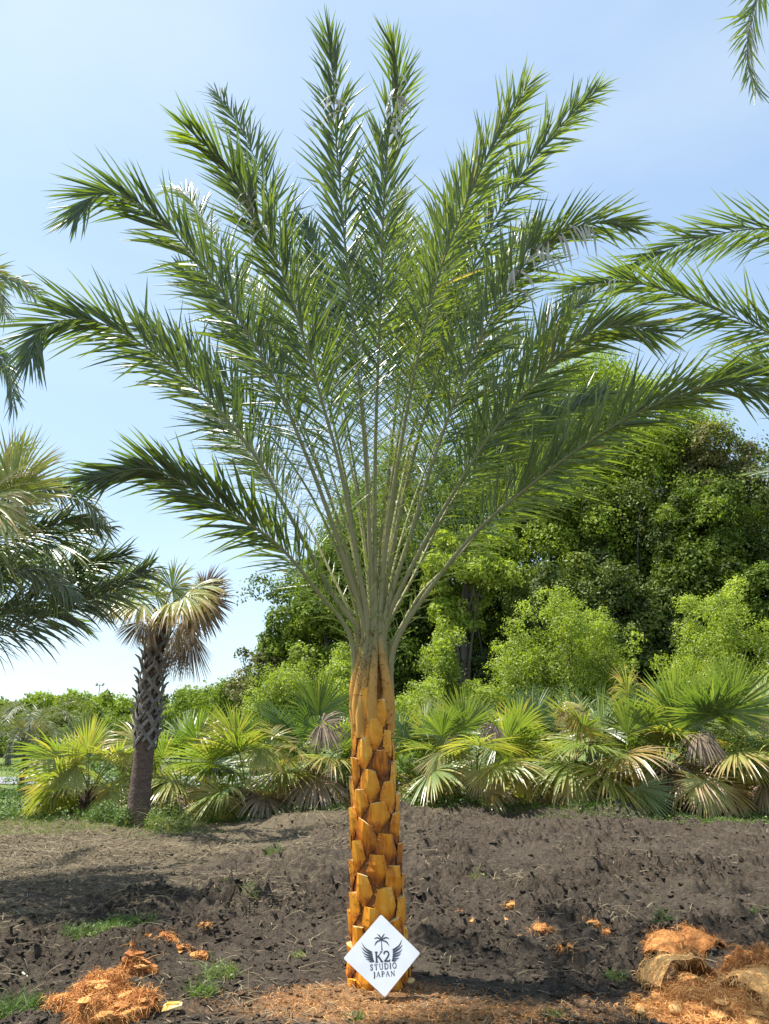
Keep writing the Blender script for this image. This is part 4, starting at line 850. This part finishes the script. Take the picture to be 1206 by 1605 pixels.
HL = ['frayed orange husk bit, farthest back in the row right of the trunk', 'pale orange round husk bit at the middle right, left of the pinkish chunk', 'pinkish tan wedge-shaped husk chunk at the middle right', 'deep orange frayed husk bit just right of the pinkish chunk', 'largest orange husk clump between the trunk and the pinkish chunk', 'dull orange husk bit at the left of the largest clump', 'small tan husk chip nearest the trunk on the right', 'small pale husk chip in front of the farthest orange bit', 'stringy pale orange fibre tuft right of the trunk, behind the tan chip', 'small orange husk chip alone on the dark soil left of the trunk', 'flat orange husk scrap just right of the smaller left heap', 'long dull brown husk scrap left of the hood-shaped sheath', 'crumbly orange husk scrap behind the smaller left heap']
for i, ((px, py, sz, _q), lb) in enumerate(zip(HP, HL)):
    r = np.random.default_rng(50+i); gx, gy = on_ground(px, py); sz *= 1.12; z0 = float(np.mean([gh(gx+a*sz, gy+b*sz) for a in (-.5, 0, .5) for b in (-.4, 0, .3)]))+.002; mb = MB()
    ti = .45+.35*r.random(); chunk(mb, (0, 0, .012), sz, sz*.6, sz*.42, r, ti, 9); chunk(mb, (sz*.7, -.01, .01), sz*.5, sz*.4, sz*.3, r, ti-.1, 7)
    P = r.normal(0, sz*.55, (60, 3)); P[:, 2] = np.abs(P[:, 2])*.4; strands(mb, P, r, 160, sz*1.2, .003, ti)
    o = mb.build('husk_piece', M['husk']); o.location = (gx, gy, z0-.005); o.rotation_euler.z = r.uniform(-.5, .5); tag(o, lb, 'husk piece', 'bits of orange husk on the soil')
# cut yellow chip of wood, bottom left
gx, gy = on_ground(270, 1591); mb = MB(); r = np.random.default_rng(3)
V = [(x*(1+.06*r.normal()), y+.004*r.normal(), z) for z in (0, .022) for x, y in ((-.055, -.022), (.058, -.02), (.055, .022), (-.05, .024))]
mb.add(V, np.array([(0, 3, 2, 1), (4, 5, 6, 7), (0, 1, 5, 4), (1, 2, 6, 5), (2, 3, 7, 6), (3, 0, 4, 7)]), .92); mb.add([(v[0]*.7, v[1]*.6, v[2]*1.25+.004) for v in V], np.array([(4, 5, 6, 7), (0, 1, 5, 4), (1, 2, 6, 5), (2, 3, 7, 6), (3, 0, 4, 7)]), .8)
o = mb.build('wood_chip', M['boot']); o.location = (gx, gy, float(gh(gx, gy))+.012); o.rotation_euler = (R(8), R(-4), R(4)); tag(o, 'small rectangular yellow cut chip lying at the bottom right of the left fibre heap', 'wood chip')

# cut frond lying at the lower left corner
gx, gy = on_ground(20, 1545); z0 = float(gh(gx, gy, False)); root = empty('cut_frond', (gx, gy, z0)); tag(root, 'cut green palm frond lying at the lower left corner, stalk pointing up right', 'cut frond')
O = np.array([gx, gy, z0]); e = at(76, 1487, on_ground(76, 1500)[1]+.02)-O
a0 = np.array([*on_ground(-140, 1600), z0+.1])-O; a1 = np.array([*on_ground(0, 1540), z0+.06])-O
sb = MB(); c, _ = catmull([e, (e+a1)/2+[0, 0, .01], a1, a0], 14); tube(sb, c, np.linspace(.026, .012, 14), 8, .12, flat=.6); sb.build('rachis', M['petiole'], root, smooth=True)
lb_ = MB(); r = np.random.default_rng(9); k = r.uniform(.12, 1, 70); P = np.array([[np.interp(q, np.linspace(0, 1, 14), c[:, j]) for j in range(3)] for q in k]); T = unit(c[-1]-c[0])
sg = r.choice([-1, 1], 70)[:, None]; D = T*.6+sg*unit(np.cross(T, [0, 0, 1]))*.9+r.normal(0, .25, (70, 3)); D[:, 2] = np.abs(D[:, 2])*.3
blades(lb_, P, D, unit(r.normal(0, .5, (70, 3))+[0, 0, 1]), r.uniform(.16, .36, 70), .016, .5, 5, None, .3, .72, .15); lb_.build('leaflets', M['leaflet'], root)

# ------------------------------------------------------------------ weeds, grass, straw, crumbs of soil
def scatter(n, fx, r):
    """ground points in the visible wedge with density test fx(x, y) -> 0..1, evenly spread in picture area"""
    out = []; tot = 0
    while tot < n:
        py = r.uniform(1275, 1640, n*2); px = r.uniform(-60, 1266, n*2)
        dz = (802.5-py)/FPX; ry = _c-dz*_s; rz_ = _s+dz*_c; k = EYE/-rz_; x = (px-603)/FPX*k; y = ry*k
        m = r.random(n*2) < fx(x, y); out.append(np.stack([x[m], y[m]], 1)); tot += m.sum()
    return np.concatenate(out)[:n]
r = np.random.default_rng(77)
P = scatter(12000, lambda x, y: .25+.75*sst(fbm(x*1.1, y*1.1, 2, 77), .3, .6)*sst(x+.35*(8-y), -3.8, -1.5)*sst(np.hypot(x-PX, y-5.6), .5, 1.2), r); z = gh(P[:, 0], P[:, 1])
base = np.array([(1, 0, 0), (-1, 0, 0), (0, 1, 0), (0, -1, 0), (0, 0, 1), (0, 0, -1), (.6, .6, .6), (-.6, .6, .6), (.6, -.6, .6), (-.6, -.6, .6)])
tri = np.array([(6, 0, 2), (6, 2, 4), (6, 4, 0), (7, 2, 1), (7, 4, 2), (7, 1, 4), (8, 3, 0), (8, 4, 3), (8, 0, 4), (9, 1, 3), (9, 3, 4), (9, 4, 1), (0, 5, 2), (2, 5, 1), (1, 5, 3), (3, 5, 0)])
n = len(P); sz = .005+.013*r.random(n)**3*(1+.10*P[:, 1]); V = base[None]*r.uniform(.6, 1.35, (n, 10, 1))*sz[:, None, None]*r.uniform(.6, 1.5, (n, 1, 3))*np.array([1.2, 1.2, .6]); V += np.stack([P[:, 0], P[:, 1], z+sz*.25], 1)[:, None]
mb = MB(); mb.add(V.reshape(-1, 3), (tri[None]+np.arange(n)[:, None, None]*10).reshape(-1, 3)); tag(mb.build('soil_crumbs', M['ground']), 'loose dark crumbs of dug soil all over the ground', 'soil', kind='stuff')

P = scatter(15000, lambda x, y: np.clip(.025+.30*sst(fbm(x*1.5+9, y*1.9, 2, 61), .46, .56)*sst(y, 6.2, 8)+.97*sst(-.22*(x+.4)+.12*(y-11.2)+2.4*(fbm(x*1.3, y*1.3, 3, 41)-.5), -.1, .5), 0, 1), r); n = len(P)
mb = MB(); d = r.normal(0, 1, (n, 3)); d[:, 2] = np.abs(d[:, 2])*.12+.02
blades(mb, np.column_stack([P, gh(P[:, 0], P[:, 1])+.012]), d, np.array([[0, 0, 1.0]])+r.normal(0, .2, (n, 3)), r.uniform(.05, .22, n)*(.6+.05*P[:, 1]), .0035+.0006*P[:, 1], r.uniform(0, .35, n), 3, lambda s: 1-s*.6, .1, r.uniform(0, .8, n))
tag(mb.build('dry_straw', M['straw']), 'dry straw and dead grass stalks strewn over the soil', 'straw', kind='stuff')
# fibres in the sawdust in front of the trunk
P = scatter(5200, lambda x, y: np.clip(1.2-np.hypot((x+.1)/.9, (y-5.35)/.36), 0, 1)+np.clip(1.1-np.hypot((x-.7)/1.1, (y-5.1)/.3), 0, 1)*.8, r); n = len(P)
mb = MB(); strands(mb, np.column_stack([P, gh(P[:, 0], P[:, 1])+.006]), r, 5200, .055, .0028, .6, .15); tag(mb.build('fallen_fibres', M['husk']), 'short orange fibres and shavings scattered round the trunk foot', 'fibres', kind='stuff')

def tuft(mb, x, y, rad, n, L, tint, W=.006, up=1.0, fine=True):
    a = r.uniform(0, 6.28, n); q = rad*np.sqrt(r.random(n)); X = x+q*np.cos(a); Y = y+q*np.sin(a)
    d = np.stack([r.normal(0, .5, n), r.normal(0, .5, n), r.uniform(.35, 1.1, n)*up], 1)
    blades(mb, np.column_stack([X, Y, gh(X, Y)]), d, r.normal(0, 1, (n, 3)), L*r.uniform(.4, 1.25, n), W, r.uniform(.1, .8, n), 4, lambda s: 1-s*.85, .25, tint+r.normal(0, .12, n))
def leafy(mb, x, y, rad, h, n, size, tint):
    a = r.uniform(0, 6.28, n); q = rad*np.sqrt(r.random(n)); X = x+q*np.cos(a); Y = y+q*np.sin(a); Z = gh(X, Y)+r.uniform(0, 1, n)*h*(1-.6*(q/rad)**2)
    N = unit(r.normal(0, .6, (n, 3))+[0, 0, 1]); A = unit(np.cross(N, r.normal(0, 1, (n, 3)))); B = np.cross(N, A); s = (size*r.uniform(.5, 1.3, n))[:, None]; P = np.stack([X, Y, Z], 1)
    V = np.stack([P-A*s, P+B*s*.5, P+A*s, P-B*s*.5], 1); mb.add(V.reshape(-1, 3), np.arange(4*n).reshape(n, 4), np.repeat(tint+r.normal(0, .12, n), 4))
TU = [((150, 1468), .26, 900, .09, .50, 'bright green grass patch on the dark soil at left, left half of the patch'), ((205, 1452), .22, 500, .09, .46, 'green grass patch on the dark soil at left, adjoining right part'),
 ((345, 1532), .12, 130, .16, .66, 'loose pale grass tuft between the fibre heaps and the trunk'), ((318, 1565), .10, 130, .14, .55, 'green grass tuft right of the big left fibre heap'), ((430, 1352), .12, 160, .12, .58, 'light green tuft on the soil midway between brown trunk and golden trunk'),
 ((1040, 1462), .08, 110, .11, .44, 'small green plant behind the hood-shaped sheath'), ((342, 1414), .07, 60, .07, .5, 'tiny green weed on the shaded soil left of the trunk'), ((393, 1432), .07, 50, .15, .7, 'thin pale stalky weed left of the trunk, right of the tiny weed'),
 ((1196, 1445), .08, 90, .10, .45, 'green weed at the right edge above the brown fibre heap'), ((842, 1410), .05, 40, .07, .42, 'tiny dark green sprig on the soil right of the trunk'), ((470, 1502), .06, 60, .05, .75, 'small pale mossy tuft just left of the sign'), ((750, 1395), .10, 60, .10, .8, 'thin straw-coloured tuft right of the trunk'),
 ((965, 1548), .07, 70, .08, .45, 'green sprig in the shade left of the hood-shaped sheath'), ((30, 1590), .14, 240, .14, .42, 'green grass under the cut frond at the lower left corner'), ((560, 1598), .06, 60, .06, .5, 'small green tuft at the bottom edge left of the sign tip'), ((868, 1596), .07, 60, .06, .5, 'small green tuft at the bottom edge right of centre')]
for (pp, rad, n_, L, ti, lb) in TU:
    x, y = on_ground(*pp); mb = MB(); o0 = (x, y, float(gh(x, y))); tuft(mb, x, y, rad, n_, L, ti); leafy(mb, x, y, rad*.9, L*.5, n_//3, .012, ti)
    o = mb.build('grass_tuft', M['weed'], origin=o0); o.location = o0; tag(o, lb, 'grass')
# ground cover under the palm row
mb = MB()
for i in range(260):
    x = r.uniform(-9.5, 10.5); y = r.uniform(14.9, 16.9); ti = r.uniform(.3, .6)+(.12 if x > 3.8 else 0)
    if -3.2 < x < -1.2 or r.random() < .75: leafy(mb, x, y, r.uniform(.2, .5), r.uniform(.10, .38), 170, .028, ti)
    tuft(mb, x, y, .35, 45, r.uniform(.12, .3), ti+.15, .009)
for i in range(60):
    x = r.uniform(2.8, 9.5); y = r.uniform(13.9, 15.3); tuft(mb, x, y, .4, 90, .12, .55, .009); leafy(mb, x, y, .35, .08, 90, .022, .5)
for i in range(130):
    x = r.uniform(-8.2, 10.5); y = r.uniform(17.6, 20.2); leafy(mb, x, y, r.uniform(.5, .9), r.uniform(.8, 1.5), 420, .045, r.uniform(.2, .5))
tag(mb.build('ground_weeds', M['weed']), 'green weeds and low grass growing under the row of fan palms', 'weeds', kind='stuff')
mb = MB()
for i in range(90):
    x = r.uniform(-7.8, -3.0); y = r.uniform(12.6, 15.6); tuft(mb, x, y, .45, 70, .10, r.uniform(.55, .85), .008)
for i in range(300):
    x = r.uniform(-34, -8); y = r.uniform(18, 50); tuft(mb, x, y, .9, 40, .22, r.uniform(.35, .6), .03)
tag(mb.build('field_grass', M['weed']), 'yellowing short grass round the brown trunk and in the field at left', 'grass', kind='stuff')
WC = [((165, 1290), .32, .40, .42, 'bright green leafy weed left of the brown trunk foot'), ((200, 1300), .22, .42, .52, 'leafy weed against the left side of the brown trunk foot'), ((262, 1305), .38, .55, .70, 'pale feathery weed clump right of the brown trunk foot'), ((402, 1275), .42, .42, .68, 'pale yellow-green weed clump in front of the fan palms, midway to the golden trunk'), ((690, 1278), .5, .40, .42, 'dark green weed clump in front of the fan palms just right of the golden trunk')]
for pp, rad, h, ti, lb in WC:
    x, y = on_ground(*pp); mb = MB(); o0 = (x, y, float(gh(x, y))); leafy(mb, x, y, rad, h, 1500, .024, ti); tuft(mb, x, y, rad, 160, h*1.1, ti+.1, .008)
    o = mb.build('weed_clump', M['weed'], origin=o0); o.location = o0; tag(o, lb, 'weed')
